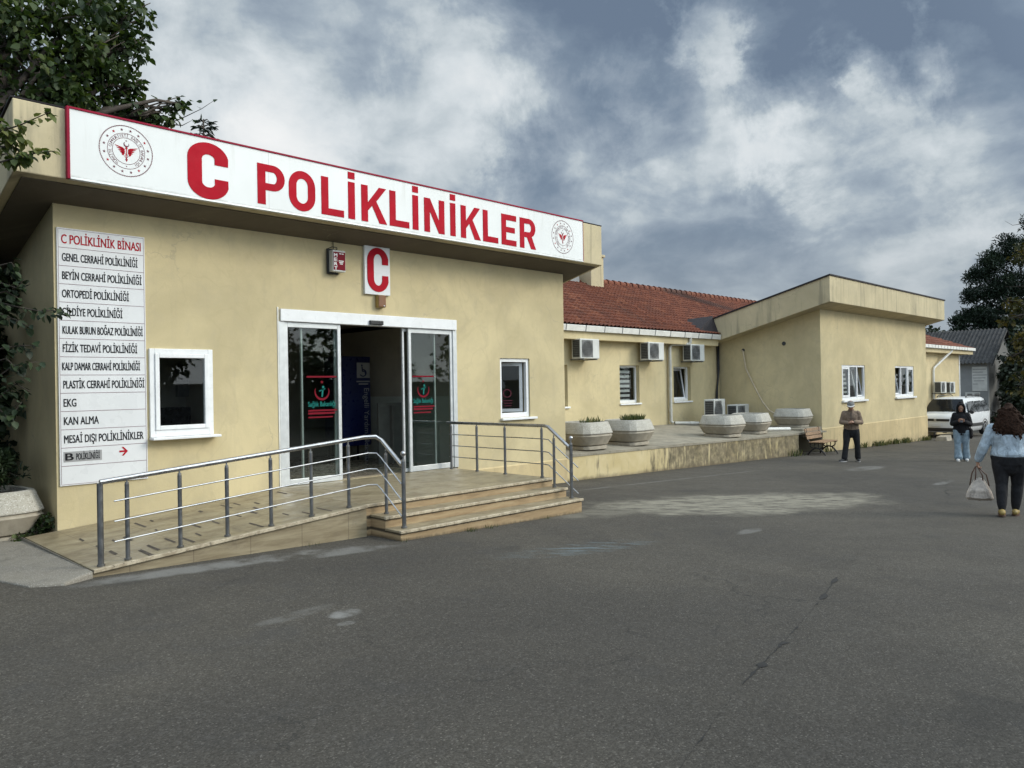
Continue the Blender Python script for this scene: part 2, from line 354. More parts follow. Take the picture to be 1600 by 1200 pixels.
# ------------------------------------------------------------------ ground
def G(x, y):
    xc = max(-12., min(70., x)); yc = max(-40., min(40., y))
    return -.262-.0255*xc-.006*yc
def asphalt():
    m, t, b, co = new_mat('asphalt'); x, y, z = t.sep(co)
    v = t.add('ShaderNodeTexVoronoi', {'Vector': co, 'Scale': 120.}); g = t.sep(v.outputs['Color'])[0]
    v2 = t.add('ShaderNodeTexVoronoi', {'Vector': co, 'Scale': 42.}); g2 = t.sep(v2.outputs['Color'])[1]
    big = t.noise(co, .22, 6, .6, .4); mid = t.noise(co, 1.6, 7, .65, .3)
    c = t.ramp(g, [(0, (.044, .0385, .031)), (.5, (.071, .0635, .052)), (.85, (.090, .081, .067)), (.97, (.125, .113, .095)), (1, (.19, .172, .147))])
    c = t.mix(t.math('MULTIPLY', t.mapr(g2, .90, .99), .22), c, (.16, .15, .135))
    c = t.mix(t.mapr(big, .35, .65), t.mix(1., c, (.74, .74, .75), 'MULTIPLY'), t.mix(1., c, (1.04, 1.03, 1.0), 'MULTIPLY'))
    ce = t.add('ShaderNodeTexVoronoi', {'Vector': t.vm('ADD', co, t.vm('SCALE', t.noise(co, 1.4, 6, .62, 0, out=1), scale=.9)), 'Scale': .42}, feature='DISTANCE_TO_EDGE').outputs['Distance']
    c = t.mix(t.math('MULTIPLY', t.math('MULTIPLY', t.mapr(ce, .0012, .006, 1., 0.), t.mapr(t.noise(co, .35, 3), .50, .60)), .55), c, (.020, .019, .017))
    oil = t.noise(co, .9, 3, .5); c = t.mix(t.math('MULTIPLY', t.mapr(oil, .66, .72), .35), c, (.026, .025, .023))
    c = t.mix(t.math('MULTIPLY', t.mapr(mid, .52, .75), .35), c, (.050, .049, .048))
    def ell(cx, cy, rx, ry, rot, wob=.8, sc=1.3):
        n = t.math('SUBTRACT', t.noise(co, sc, 6, .65), .5)
        ca, sa = math.cos(R(rot)), math.sin(R(rot))
        dx = t.math('SUBTRACT', x, cx); dy = t.math('SUBTRACT', y, cy)
        a = t.math('DIVIDE', t.math('ADD', t.math('MULTIPLY', dx, ca), t.math('MULTIPLY', dy, sa)), rx)
        e = t.math('DIVIDE', t.math('SUBTRACT', t.math('MULTIPLY', dy, ca), t.math('MULTIPLY', dx, sa)), ry)
        r = t.math('SQRT', t.math('ADD', t.math('MULTIPLY', a, a), t.math('MULTIPLY', e, e)))
        return t.mapr(t.math('ADD', r, t.math('MULTIPLY', n, wob)), .55, 1.05, 1., 0.)
    # pale worn patch right of the steps, scuffed in short streaks
    sk = t.noise(t.comb(t.math('MULTIPLY', t.math('ADD', x, y), 4.2), t.math('MULTIPLY', t.math('SUBTRACT', x, y), .9), 0.), 1.9, 8, .72, .35)
    p = t.math('MAXIMUM', ell(11.4, -4.2, 2.9, 1.35, -28, 1.2), t.math('MULTIPLY', ell(9.3, -3.3, 1.5, .5, -10, 1.), .5))
    c = t.mix(t.math('MULTIPLY', t.math('MULTIPLY', p, t.mapr(sk, .38, .55)), .9), c, (.27, .25, .195))
    # faint blue-green paint left from old bay markings
    p = ell(6.6, -4.8, 1.15, .33, -17, .5, 3.); c = t.mix(t.math('MULTIPLY', t.math('MULTIPLY', p, t.mapr(sk, .46, .62)), .50), c, (.16, .215, .235))
    # grey washings beside the ramp, a dried spill nearer the camera
    for cx, cy, rx, ry, ro, am in ((3.4, -2.75, 1.5, .22, -3, .6), (4.6, -3.0, 1.0, .22, -8, .5), (3.30, -5.18, .17, .12, 20, .85), (3.15, -5.42, .09, .06, 0, .7), (3.0, -4.95, .4, .10, 10, .25), (9.0, -5.6, .35, .12, 5, .4), (19.5, -3.2, 1.1, .35, 0, .4), (20., -7.5, 2.4, .12, -30, .5), (14.5, -8.6, 1.2, .10, 14, .7), (13.5, -1.3, 4.5, .07, -4, .3), (17., -5.6, .7, .12, 0, .5)):
        p = ell(cx, cy, rx, ry, ro, .9, 3.); c = t.mix(t.math('MULTIPLY', t.math('MULTIPLY', p, t.mapr(mid, .36, .56)), am), c, (.24, .235, .22))
    # damp dirty margin along the walls
    e = t.mapr(t.math('ADD', y, t.math('MULTIPLY', t.noise(co, 1.2, 6, .65), .5)), -.15, .35); c = t.mix(t.math('MULTIPLY', e, .55), c, (.048, .042, .032))
    t.put(b, 'Base Color', c); t.put(b, 'Roughness', t.mapr(mid, .3, .7, .72, .92)); b.inputs['Specular IOR Level'].default_value = .35
    h = t.math('ADD', t.math('MULTIPLY', v.outputs['Distance'], -1.), t.math('MULTIPLY', t.noise(co, 14, 4), .6))
    bump(t, b, h, .55, .005); return m
M['asphalt'] = asphalt()
mb = MB()
xs = [-400, -120, -50, -12]+[-12+2*i for i in range(1, 42)]+[90, 140, 260, 500]
ys = [-400, -120, -40]+[-40+2*i for i in range(1, 41)]+[80, 160, 420]
nx = len(xs)
mb.v = [(x, y, G(x, y)) for y in ys for x in xs]
mb.f = [(j*nx+i, j*nx+i+1, (j+1)*nx+i+1, (j+1)*nx+i) for j in range(len(ys)-1) for i in range(nx-1)]; mb.m = [0]*len(mb.f)
ground = tag(mb.build('ground', M['asphalt']), kind='structure')
ground['label'] = 'grey worn asphalt yard sloping gently down past the clinic'
# the ragged paving crack: a thin tar-dark strip lying on the asphalt
def crack(pts, wmin, wmax, seed):
    rnd = random.Random(seed); L = []; Rr = []
    for i, (x, y, k) in enumerate(pts):
        a = pts[max(0, i-1)]; b_ = pts[min(len(pts)-1, i+1)]; d = Vector((b_[0]-a[0], b_[1]-a[1], 0)).normalized(); n = Vector((-d.y, d.x, 0))
        w1 = (wmin+(wmax-wmin)*k)*rnd.uniform(.5, 1.3); j = rnd.uniform(-.02, .02); P = Vector((x, y, G(x, y)+.004))
        L.append(P+n*(w1+j)); Rr.append(P-n*(w1*rnd.uniform(.4, 1.2)-j))
    m_ = MB(); n = len(pts); m_.v = [tuple(p) for p in L+Rr]; m_.f = [(i, i+1, n+i+1, n+i) for i in range(n-1)]; m_.m = [0]*(n-1); return m_
M['tar'] = simple('crack dirt', (.022, .021, .02), .95, 0, .3, 20)
rnd = random.Random(3)
def crackline(a, b, n, fat, seed):
    rr = random.Random(seed); out = []
    for i in range(n+1):
        s = i/n; x = a[0]+(b[0]-a[0])*s+rr.uniform(-.02, .02); y = a[1]+(b[1]-a[1])*s+rr.uniform(-.02, .02); out.append((x, y, max(0, math.sin(s*9+seed)) if rr.random() < fat else 0))
    return out
for k, (a, b, n, wm, wx, ft) in enumerate([((7.15, -7.42), (6.25, -7.65), 16, .003, .028, .8), ((6.2, -7.66), (5.0, -7.93), 22, .001, .010, .35), ((4.95, -7.94), (4.05, -8.12), 20, .004, .032, .75), ((4.0, -8.13), (2.6, -8.5), 22, .001, .005, .3), ((7.2, -7.4), (9.5, -6.9), 26, .001, .004, .3), ((13.6, -6.6), (19.5, -5.0), 40, .002, .010, .3)]):
    tag(crack(crackline(a, b, n, ft, k), wm, wx, k).build('crack', M['tar'], recalc=False), kind='structure')

# ------------------------------------------------------------------ walls with openings
def wall_open(mb, p0, p1, z0, z1, th, ops, mi=0):
    "wall from p0 to p1 (xy), outside on the right-hand side of that direction; ops are (s0, s1, za, zb) along it"
    d = Vector((p1[0]-p0[0], p1[1]-p0[1], 0)); L = d.length; d /= L; nin = Vector((-d.y, d.x, 0))
    S = sorted({0, L}|{o[0] for o in ops}|{o[1] for o in ops}); Z = sorted({z0, z1}|{o[2] for o in ops}|{o[3] for o in ops})
    def P(s, z, k): q = Vector((p0[0], p0[1], z))+d*s+nin*(th*k); return tuple(q)
    for i in range(len(S)-1):
        for j in range(len(Z)-1):
            sm, zm = (S[i]+S[i+1])/2, (Z[j]+Z[j+1])/2
            if any(o[0] < sm < o[1] and o[2] < zm < o[3] for o in ops): continue
            for k in (0, 1): mb.add([P(S[i], Z[j], k), P(S[i+1], Z[j], k), P(S[i+1], Z[j+1], k), P(S[i], Z[j+1], k)], [(0, 1, 2, 3) if k == 0 else (3, 2, 1, 0)], mi)
    for a, b_, c, e in ops:
        mb.add([P(a, c, 0), P(a, c, 1), P(a, e, 1), P(a, e, 0)], [(0, 1, 2, 3)], mi); mb.add([P(b_, c, 0), P(b_, c, 1), P(b_, e, 1), P(b_, e, 0)], [(3, 2, 1, 0)], mi)
        mb.add([P(a, c, 0), P(b_, c, 0), P(b_, c, 1), P(a, c, 1)], [(0, 1, 2, 3)], mi); mb.add([P(a, e, 0), P(b_, e, 0), P(b_, e, 1), P(a, e, 1)], [(3, 2, 1, 0)], mi)
    for s in (0, L): mb.add([P(s, z0, 0), P(s, z0, 1), P(s, z1, 1), P(s, z1, 0)], [(0, 1, 2, 3)], mi)
    mb.add([P(0, z1, 0), P(L, z1, 0), P(L, z1, 1), P(0, z1, 1)], [(0, 1, 2, 3)], mi)
def frame_rect(mb, x0, x1, y0, y1, z0, z1, w, wb=None, mi=0):
    wb = wb or w
    mb.box(x0, x0+w, y0, y1, z0, z1, mi); mb.box(x1-w, x1, y0, y1, z0, z1, mi)
    mb.box(x0+w, x1-w, y0, y1, z0, z0+wb, mi); mb.box(x0+w, x1-w, y0, y1, z1-w, z1, mi)
def tilt_sash(parent, x0, x1, y, z0, z1, ang, mats):
    "a bottom-hung sash tilted into the room"
    m_ = MB(); frame_rect(m_, x0, x1, -.02, .02, 0, z1-z0, .045); g = MB().box(x0+.045, x1-.045, -.004, .004, .045, z1-z0-.045)
    rot = Matrix.Rotation(-ang, 4, 'X')
    for q in (m_, g): q.v = [tuple(rot @ Vector(p)+Vector((0, y, z0))) for p in q.v]
    m_.build('sash', mats, parent); g.build('pane', M['glass'], parent)

# ------------------------------------------------------------------ entrance block
XL, XR = 2.67, 11.95
SLOPE = .25
eb = thing('entrance_block', 'cream entrance block with the red lettered sign and sliding doors', 'building', (XL, 0, 0))
DX0, DX1 = 5.60, 9.01
WL = (3.742, 4.575, .84, 1.99); WR = (10.10, 10.91, .825, 1.957)
mb = MB()
wall_open(mb, (XL, 0), (XR, 0), -1., 3.72, .22, [(DX0-XL, DX1-XL, -.02, 2.62), (WL[0]-XL, WL[1]-XL, WL[2], WL[3]), (WR[0]-XL, WR[1]-XL, WR[2], WR[3])])
mb.build('front_wall', M['wall'], eb)
D = 6.
def slopewall(x0, x1):
    return MB().prism([(.22, -1), (D, -1), (D, 3.866-SLOPE*(D+.63)+.02), (.22, 3.66)], x0, x1, 'x')
sw = slopewall(XL, XL+.22); sw.build('side_wall', M['wall'], eb); slopewall(XR-.22, XR).build('side_wall', M['wall'], eb)
MB().box(XL+.22, XR-.22, D-.2, D, -1, 2.1).build('back_wall', M['room'], eb)
# plinth line on the right of the door
MB().prism([(0, -1.), (0, -.075), (-.018, -.097), (-.018, -1.)], 8.86, XR+.018, 'x').build('plinth', M['wall_plinth'], eb)
# canopy: raking slab whose front fascia carries the sign
mb = MB(); mb.prism([(-.60, 3.866), (-.60, 4.665), (D, 4.665-SLOPE*(D+.60)), (D, 3.866-SLOPE*(D+.60))], 2.14, 12.49, 'x')
mb.build('canopy', M['fascia'], eb, bevel=.012)
MB().prism([(-.595, 4.667), (-.60, 4.685), (D, 4.685-SLOPE*(D+.60)), (D, 4.667-SLOPE*(D+.6))], 2.12, 12.50, 'x').build('roof', M['membrane'], eb)
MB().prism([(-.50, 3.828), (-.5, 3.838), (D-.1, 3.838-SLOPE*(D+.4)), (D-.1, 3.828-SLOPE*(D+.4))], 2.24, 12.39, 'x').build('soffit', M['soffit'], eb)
# lobby behind the doors
mb = MB(); mb.box(DX1+.06, DX1+.12, .24, D-.25, -.02, 2.6).box(DX0-.75, DX0-.69, .24, D-.25, -.02, 2.6).box(DX0-.7, DX1+.1, 4.2, 4.26, -.02, 2.7)
mb.box(DX0-.7, DX1+.1, .24, D-.3, 2.70, 2.74)
mb.build('lobby_wall', M['room'], eb)
mb = MB(); mb.box(DX1+.045, DX1+.058, .26, 4.1, .0, 1.22); mb.box(DX1+.035, DX1+.059, .25, 4.1, 1.22, 1.26); mb.build('wainscot', simple('grey green wainscot', (.50, .53, .48), .45, 0, .05), eb)
MB().box(DX0-.7, DX1+.1, .20, 4.2, -.06, .004).build('lobby_floor', M['roomfloor'], eb)
mb = MB(); mb.box(DX1-.55, DX1+.05, 1.6, 1.66, .0, 1.15); mb.box(DX1-.30, DX1-.26, 1.5, 1.6, 0, 1.1); mb.build('lobby_screen', simple('lobby panel', (.13, .13, .12), .5), eb, bevel=.01)
# windows of the block
def window_basic(parent, W4, y, name='window', side='L'):
    x0, x1, z0, z1 = W4; f = MB()
    frame_rect(f, x0, x1, y, y+.07, z0, z1, .065, .09); frame_rect(f, x0+.065, x1-.065, y-.018, y+.05, z0+.09, z1-.065, .055)
    o = f.build(name, M['pvc'], parent, bevel=.006)
    MB().box(x0-.01, x1+.05, y-.13, y+.02, z0-.035, z0-.002).build('sill', M['pvc'], o, bevel=.006)
    return o
wl = window_basic(eb, (WL[0], WL[1], WL[2], WL[3]), -.035)
MB().box(WL[0]+.12, WL[1]-.12, -.02, -.012, WL[2]+.145, WL[3]-.12).build('pane', M['glass'], wl)
MB().box(WL[0]-.6, WL[1]+1.3, 1.55, 1.6, -.2, 2.6).build('office_wall', M['room'], eb)
MB().box(WL[0]+.95, WL[1]+.75, 1.44, 1.54, 1.35, 1.85).build('notice_board', M['acgrille'], eb); MB().box(WL[0]+.2, WL[0]+1.5, .7, 1.4, .70, .76).build('desk', M['ac'], eb)
mb = MB(); mb.box(WL[0]+.45, WL[0]+.95, 1.0, 1.05, .86, 1.20); mb.box(WL[0]+.67, WL[0]+.73, 1.0, 1.05, .76, .86); mb.build('monitor', M['sensor'], eb)
x0, x1, z0, z1 = WR; f = MB(); frame_rect(f, x0, x1, .03, .10, z0, z1, .07, .09); wr = f.build('window', M['pvc'], eb, bevel=.006)
MB().box(x0-.01, x1+.14, -.07, .05, z0-.045, z0-.002).build('sill', M['pvc'], wr, bevel=.006)
# its sash swung open into the room, hinged on the right jamb
m_ = MB(); frame_rect(m_, -.66, 0, -.02, .03, z0+.10, z1-.08, .06); g_ = MB().box(-.60, -.06, 0, .008, z0+.16, z1-.14)
rz = Matrix.Rotation(R(-38), 4, 'Z')
for q in (m_, g_): q.v = [tuple(rz @ Vector(p)+Vector((x1-.09, .12, 0))) for p in q.v]
so_ = m_.build('sash', M['alu'], wr); g_.build('pane', M['glass'], wr)
n_ = MB(); k_ = 20; o1 = [(-.30+.085*math.cos(2*math.pi*i/k_), -.004, z0+.46+.085*math.sin(2*math.pi*i/k_)) for i in range(k_)]; o2 = [(-.30+.066*math.cos(2*math.pi*i/k_), -.004, z0+.46+.066*math.sin(2*math.pi*i/k_)) for i in range(k_)]
n_.add(o1+o2, [(i, (i+1) % k_, k_+(i+1) % k_, k_+i) for i in range(k_)]); [n_.box(-.40+.02*i, -.20-.01*i, -.005, -.003, z0+.31-.05*i, z0+.325-.05*i) for i in range(3)]; n_.v = [tuple(rz @ Vector(p)+Vector((x1-.09, .12, 0))) for p in n_.v]; n_.build('window_notice', M['emblem'], wr)
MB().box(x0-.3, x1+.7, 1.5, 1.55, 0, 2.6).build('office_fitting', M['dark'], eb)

# ---- sliding door
door = MB().box(DX0, DX1, -.035, .12, 2.435, 2.615).build('entrance_door', M['pvc'], eb, bevel=.008); ROOT[door.name] = ROOT[eb.name]
MB().box(DX0-.02, DX0+.075, -.008, .10, 0, 2.433).build('door_jamb', M['alu'], door, bevel=.005); MB().box(DX1-.075, DX1+.015, -.008, .10, 0, 2.433).build('door_jamb', M['alu'], door, bevel=.005)
MB().box(DX0-.045, DX0-.022, -.012, .02, 0, 2.64).build('plaster_edge', M['gutter'], door, bevel=.006)
def panel(x0, x1, y, name, bot=.09, st=.055, top=.075, st2=None):
    f = MB(); f.box(x0, x0+st, y, y+.04, .006, 2.43); f.box(x1-(st2 or st), x1, y, y+.04, .006, 2.43); f.box(x0+st, x1-(st2 or st), y, y+.04, .006, .006+bot); f.box(x0+st, x1-(st2 or st), y, y+.04, 2.43-top, 2.43)
    o = f.build(name, M['alu'], door, bevel=.004)
    MB().box(x0+st, x1-(st2 or st), y+.016, y+.024, .006+bot, 2.43-top).build('glass', M['doorglass'], door)
    return o
xa, xb = DX0+.077, px(534); xc, xd = px(640), DX1-.077
panel(xa, xb, .012, 'fixed_panel'); panel(xc, xd, .012, 'fixed_panel')
panel(xa+.30, xb-.03, .072, 'sliding_leaf', st=.03, st2=.05, bot=.06, top=.05); panel(xc-.085, xd-.34, .072, 'sliding_leaf', st=.035, st2=.03, bot=.06, top=.05)
MB().box(px(576), px(597), -.075, -.036, 2.45, 2.52).build('motion_sensor', M['sensor'], door, bevel=.012)

# ------------------------------------------------------------------ lettering
def text_verts(body, w, h, off=0., ext=.002, wmode='fit', size_ref='H'):
    c = bpy.data.curves.new('t', 'FONT'); c.body = body; c.size = 1; c.offset = off; c.resolution_u = 4; c.extrude = 0
    o = bpy.data.objects.new('t', c); COL.objects.link(o); dg = bpy.context.evaluated_depsgraph_get(); me = bpy.data.meshes.new_from_object(o.evaluated_get(dg))
    vs = [v.co.copy() for v in me.vertices]; fs = [tuple(p.vertices) for p in me.polygons]
    bpy.data.objects.remove(o); bpy.data.curves.remove(c); bpy.data.meshes.remove(me)
    x0 = min(v.x for v in vs); x1 = max(v.x for v in vs); k = h/.68
    kx = (w/(x1-x0)) if w else k
    return [((v.x-x0)*kx, v.y*k) for v in vs], fs, (x1-x0)*kx
def text_into(mb, body, x, y, z, w, h, off=0., mi=0, plane='xz', flip=None):
    "writing on a face that looks towards -y; (x, z) is the lower left corner of the capitals; off > 0 thickens the strokes by printing them again a hair aside"
    vs, fs, ww = text_verts(body, w, h, 0.)
    sh_ = [(0, 0)] if not off else [(-off*h*.34, -off*h*.2), (off*h*.34, off*h*.2), (-off*h*.34, off*h*.2), (off*h*.34, -off*h*.2)]
    for k, (da, db_) in enumerate(sh_):
        yy = y-.0004*k
        if plane == 'xz': P = [(x+a+da, yy, z+b+db_) for a, b in vs]
        else: P = [(x+b+db_, yy, z-a-da) for a, b in vs]      # reads downwards
        mb.add(P, fs, mi)
    return ww
def curve_solid(polys, depth):
    "outlines (with holes) filled and extruded; returns verts in xz and faces"
    c = bpy.data.curves.new('c', 'CURVE'); c.dimensions = '2D'; c.fill_mode = 'BOTH'; c.extrude = depth/2
    for p in polys:
        s = c.splines.new('POLY'); s.points.add(len(p)-1); s.use_cyclic_u = True
        for q, a in zip(s.points, p): q.co = (a[0], a[1], 0, 1)
    o = bpy.data.objects.new('c', c); COL.objects.link(o); dg = bpy.context.evaluated_depsgraph_get(); me = bpy.data.meshes.new_from_object(o.evaluated_get(dg))
    vs = [tuple(v.co) for v in me.vertices]; fs = [tuple(p.vertices) for p in me.polygons]
    bpy.data.objects.remove(o); bpy.data.curves.remove(c); bpy.data.meshes.remove(me); return vs, fs
def arc(cx, cy, rx, ry, a0, a1, n=10): return [(cx+rx*math.cos(R(a0+(a1-a0)*i/n)), cy+ry*math.sin(R(a0+(a1-a0)*i/n))) for i in range(n+1)]
def rrect(x0, x1, z0, z1, rx, rz): return arc(x1-rx, z1-rz, rx, rz, 0, 90)+arc(x0+rx, z1-rz, rx, rz, 90, 180)+arc(x0+rx, z0+rz, rx, rz, 180, 270)+arc(x1-rx, z0+rz, rx, rz, 270, 360)
def glyph(ch, w, h, t):
    if ch == 'P': return [[(0, 0), (t, 0), (t, .36*h)]+arc(w-.32*h, .68*h, .32*h, .32*h, -90, 90, 14)+[(0, h)], [(t, .36*h+t*.82)]+arc(w-.32*h, .68*h, .32*h-t, .32*h-t*.82, -90, 90, 12)+[(t, h-t*.82)]]
    if ch == 'R':
        return [[(0, 0), (t, 0), (t, .37*h), (t+.16*w, .37*h), (w-t*1.12, 0), (w, 0), (w-t*.95, .405*h)]+arc(w-.31*h-.01, .69*h, .31*h, .31*h, -48, 90, 12)+[(0, h)], [(t, .37*h+t*.82)]+arc(w-.31*h-.01, .69*h, .31*h-t, .32*h-t*.85, -90, 90, 12)+[(t, h-t*.82)]]
    if ch == 'O': return [rrect(0, w, -.015*h, 1.015*h, w*.5, w*.52), rrect(t, w-t, t*.85, h-t*.85, (w-2*t)*.5, (w-2*t)*.55)]
    if ch == 'L': return [[(0, 0), (w, 0), (w, t*.85), (t, t*.85), (t, h), (0, h)]]
    if ch == 'I': return [[(0, 0), (t, 0), (t, h), (0, h)], [(0, h*1.08), (t, h*1.08), (t, h*1.265), (0, h*1.265)]]
    if ch == 'K': return [[(0, 0), (t, 0), (t, .31*h), (t+.16*w, .46*h), (w-t*1.2, 0), (w, 0), (t+.33*w, .60*h), (w-.02*w, h), (w-t*1.22, h), (t, .54*h), (t, h), (0, h)]]
    if ch == 'N': return [[(0, 0), (t, 0), (t, .62*h), (w-t*1.05, 0), (w, 0), (w, h), (w-t, h), (w-t, .38*h), (t*1.05, h), (0, h)]]
    if ch == 'E': return [[(0, 0), (w, 0), (w, t*.85), (t, t*.85), (t, .42*h), (w*.90, .42*h), (w*.90, .42*h+t*.82), (t, .42*h+t*.82), (t, h-t*.85), (w, h-t*.85), (w, h), (0, h)]]
    if ch == 'C':
        # heavy C: the bowl's ends are cut level
        q = .37; o_ = arc(w*.5, h*.70, w*.5, h*.30, 12, 180, 16)+arc(w*.5, h*.30, w*.5, h*.30, 180, 348, 16)
        i_ = arc(w*.5, h*.30, w*.5-t, h*.30-t*.82, 345, 180, 12)+arc(w*.5, h*.70, w*.5-t, h*.30-t*.82, 180, 15, 12)
        return [[(w*.985, h*.625)]+o_+[(w*.985, h*.375), (w-t*1.02, h*.375)]+i_+[(w-t*1.02, h*.625)]]
# sign board on the fascia
SX0, SX1, SZ0, SZ1, SY = 2.662, 11.822, 3.862, 4.684, -.66
sign = thing('fascia_sign', 'long white sign with red letters C POLİKLİNİKLER along the entrance canopy', 'sign', (SX0, SY, SZ0))
MB().box(SX0+.02, SX1-.012, SY, -.602, SZ0+.02, SZ1-.025).build('sign_panel', M['signwhite'], sign)
f = MB(); f.box(SX0-.012, SX0+.019, SY-.012, -.602, SZ0, SZ1); f.box(SX0+.019, SX1, SY-.012, -.602, SZ1-.024, SZ1); f.box(SX1-.011, SX1, SY-.006, -.602, SZ0, SZ1-.025)
f.build('sign_border', M['darkred'], sign, bevel=.003)
f = MB(); f.box(SX0+.02, SX1-.012, SY-.010, -.602, SZ0-.004, SZ0+.019); f.build('sign_trim', M['alu'], sign, bevel=.004)
def put_glyph(parent, ch, x, z, w, h, t, y, mat, depth=.004, name='letter'):
    vs, fs = curve_solid(glyph(ch, w, h, t), depth); m_ = MB(); m_.add([(x+a, y-depth/2-.001+c, z+b) for a, b, c in vs], fs); return m_.build(name, mat, parent)
LZ, LH = 3.940, .548
for ch, u0, u1 in (('P', 407, 449.8), ('O', 456, 497.2), ('L', 506.6, 541.8), ('I', 548.5, 559.2), ('K', 569, 608.9), ('L', 613, 643.6), ('I', 648.8, 658), ('N', 667, 698.6), ('I', 707.5, 716.2), ('K', 724, 755), ('L', 758.5, 782.2), ('E', 787.4, 810.6), ('R', 816, 841)):
    a, b = px(u0, SY), px(u1, SY); put_glyph(sign, ch, a, LZ, b-a, LH, min(.118, b-a), SY, M['red'])
a, b = px(298, SY), px(362.5, SY); put_glyph(sign, 'C', a, 3.885, b-a, .725, .185, SY, M['red'])
# ministry roundel
def star(cx, cz, r, n=5, rot=90, k=.42): return [(cx+(r if i % 2 == 0 else r*k)*math.cos(R(rot+180*i/n)), cz+(r if i % 2 == 0 else r*k)*math.sin(R(rot+180*i/n))) for i in range(2*n)]
def roundel(parent, cx, cz, r, y, mdark, mred, text=True):
    d = MB(); rd = MB(); yy = y-.002
    def ring(m_, r0, r1, n=72):
        o = [(cx+r1*math.cos(2*math.pi*i/n), yy, cz+r1*math.sin(2*math.pi*i/n)) for i in range(n)]; q = [(cx+r0*math.cos(2*math.pi*i/n), yy, cz+r0*math.sin(2*math.pi*i/n)) for i in range(n)]
        m_.add(o+q, [(i, (i+1) % n, n+(i+1) % n, n+i) for i in range(n)])
    def flat(m_, pts): m_.add([(a, yy, b) for a, b in pts], [tuple(range(len(pts)))])
    n = 96                                                     # rope edge: short slanted dashes
    for i in range(n):
        a = 2*math.pi*i/n; b = a+2*math.pi/n*.72; s = 2*math.pi/n*.5
        flat(d, [(cx+rr*r*math.cos(q), cz+rr*r*math.sin(q)) for rr, q in ((.962, a), (.962, b), (1., b+s), (1., a+s))])
    ring(d, .683*r, .700*r); ring(d, .503*r, .520*r)
    for i in range(16): a = R(90+11.25+22.5*i); (rd if i % 4 == 1 else d).add([(p[0], yy, p[1]) for p in [(cx+.825*r*math.cos(a), cz+.825*r*math.sin(a))]+star(cx+.825*r*math.cos(a), cz+.825*r*math.sin(a), .062*r)], [(0, 1+k, 1+(k+1) % 10) for k in range(10)])
    if text:
        s = 'TÜRKİYE CUMHURİYETİ SAĞLIK BAKANLIĞI'; a0, a1 = 236., -56.
        for i, ch in enumerate(s):
            if ch == ' ': continue
            ang = a0+(a1-a0)*i/(len(s)-1); vs, fs, ww = text_verts(ch, None, .10*r, .0); q = R(ang-90); ca, sa = math.cos(q), math.sin(q); bx, bz = cx+.553*r*math.cos(R(ang)), cz+.553*r*math.sin(R(ang))
            d.add([(bx+(p[0]-ww/2)*ca-p[1]*sa, yy, bz+(p[0]-ww/2)*sa+p[1]*ca) for p in vs], fs)
    st = star(cx, cz-.60*r, .03*r); d.add([(cx, yy, cz-.6*r)]+[(p[0], yy, p[1]) for p in st], [(0, 1+k, 1+(k+1) % 10) for k in range(10)])
    # crescent and star, winged staff with two snakes
    n = 24; o1 = [(cx+.105*r*math.cos(R(40-260*i/n+0)), cz+.26*r+.105*r*math.sin(R(40-260*i/n))) for i in range(n+1)]; o2 = [(cx+.012*r+.078*r*math.cos(R(48-276*i/n)), cz+.285*r+.078*r*math.sin(R(48-276*i/n))) for i in range(n+1)]
    d.add([(p[0], yy, p[1]) for p in o1+o2], [(i, i+1, n+2+i, n+1+i) for i in range(n)])
    st = star(cx, cz+.40*r, .04*r); d.add([(cx, yy, cz+.40*r)]+[(p[0], yy, p[1]) for p in st], [(0, 1+k, 1+(k+1) % 10) for k in range(10)])
    flat(rd, [(cx-.018*r, cz+.08*r), (cx+.018*r, cz+.08*r), (cx+.008*r, cz-.42*r), (cx-.008*r, cz-.42*r)])
    flat(rd, [(cx+.045*r*math.cos(R(30*i)), cz+.115*r+.045*r*math.sin(R(30*i))) for i in range(12)])
    for s in (-1, 1):
        for k in range(5): # feathers
            x0, z0 = .05, .07-.035*k; x1, z1 = .44-.065*k, .19-.085*k
            flat(rd, [(cx+s*r*x0, cz+r*z0), (cx+s*r*(x0+.1), cz+r*(z0+.06-.01*k)), (cx+s*r*x1, cz+r*z1), (cx+s*r*(x1-.07), cz+r*(z1-.045)), (cx+s*r*(x0+.02), cz+r*(z0-.028))])
        p = [(s*(.085-.068*i/16)*math.sin(math.pi*(i/16*2.6)+.5)*1.15, -.02-.36*i/16) for i in range(17)]; hw = .013
        m2 = (d if s < 0 else rd); m2.add([(cx+r*(a-hw), yy-.0005*s, cz+r*b) for a, b in p]+[(cx+r*(a+hw), yy-.0005*s, cz+r*b) for a, b in p], [(i, i+1, 18+i, 17+i) for i in range(16)])
    return d, rd
ER = .304
for cx_, cz_, rr_, md in ((3.287, 4.298, ER, 'emblem'), (11.199, 4.275, .318, 'emblem')):
    dmb, rmb = roundel(sign, cx_, cz_, rr_, SY, None, None)
    e = dmb.build('emblem', M[md], sign); rmb.build('emblem_figure', M['red'], e)

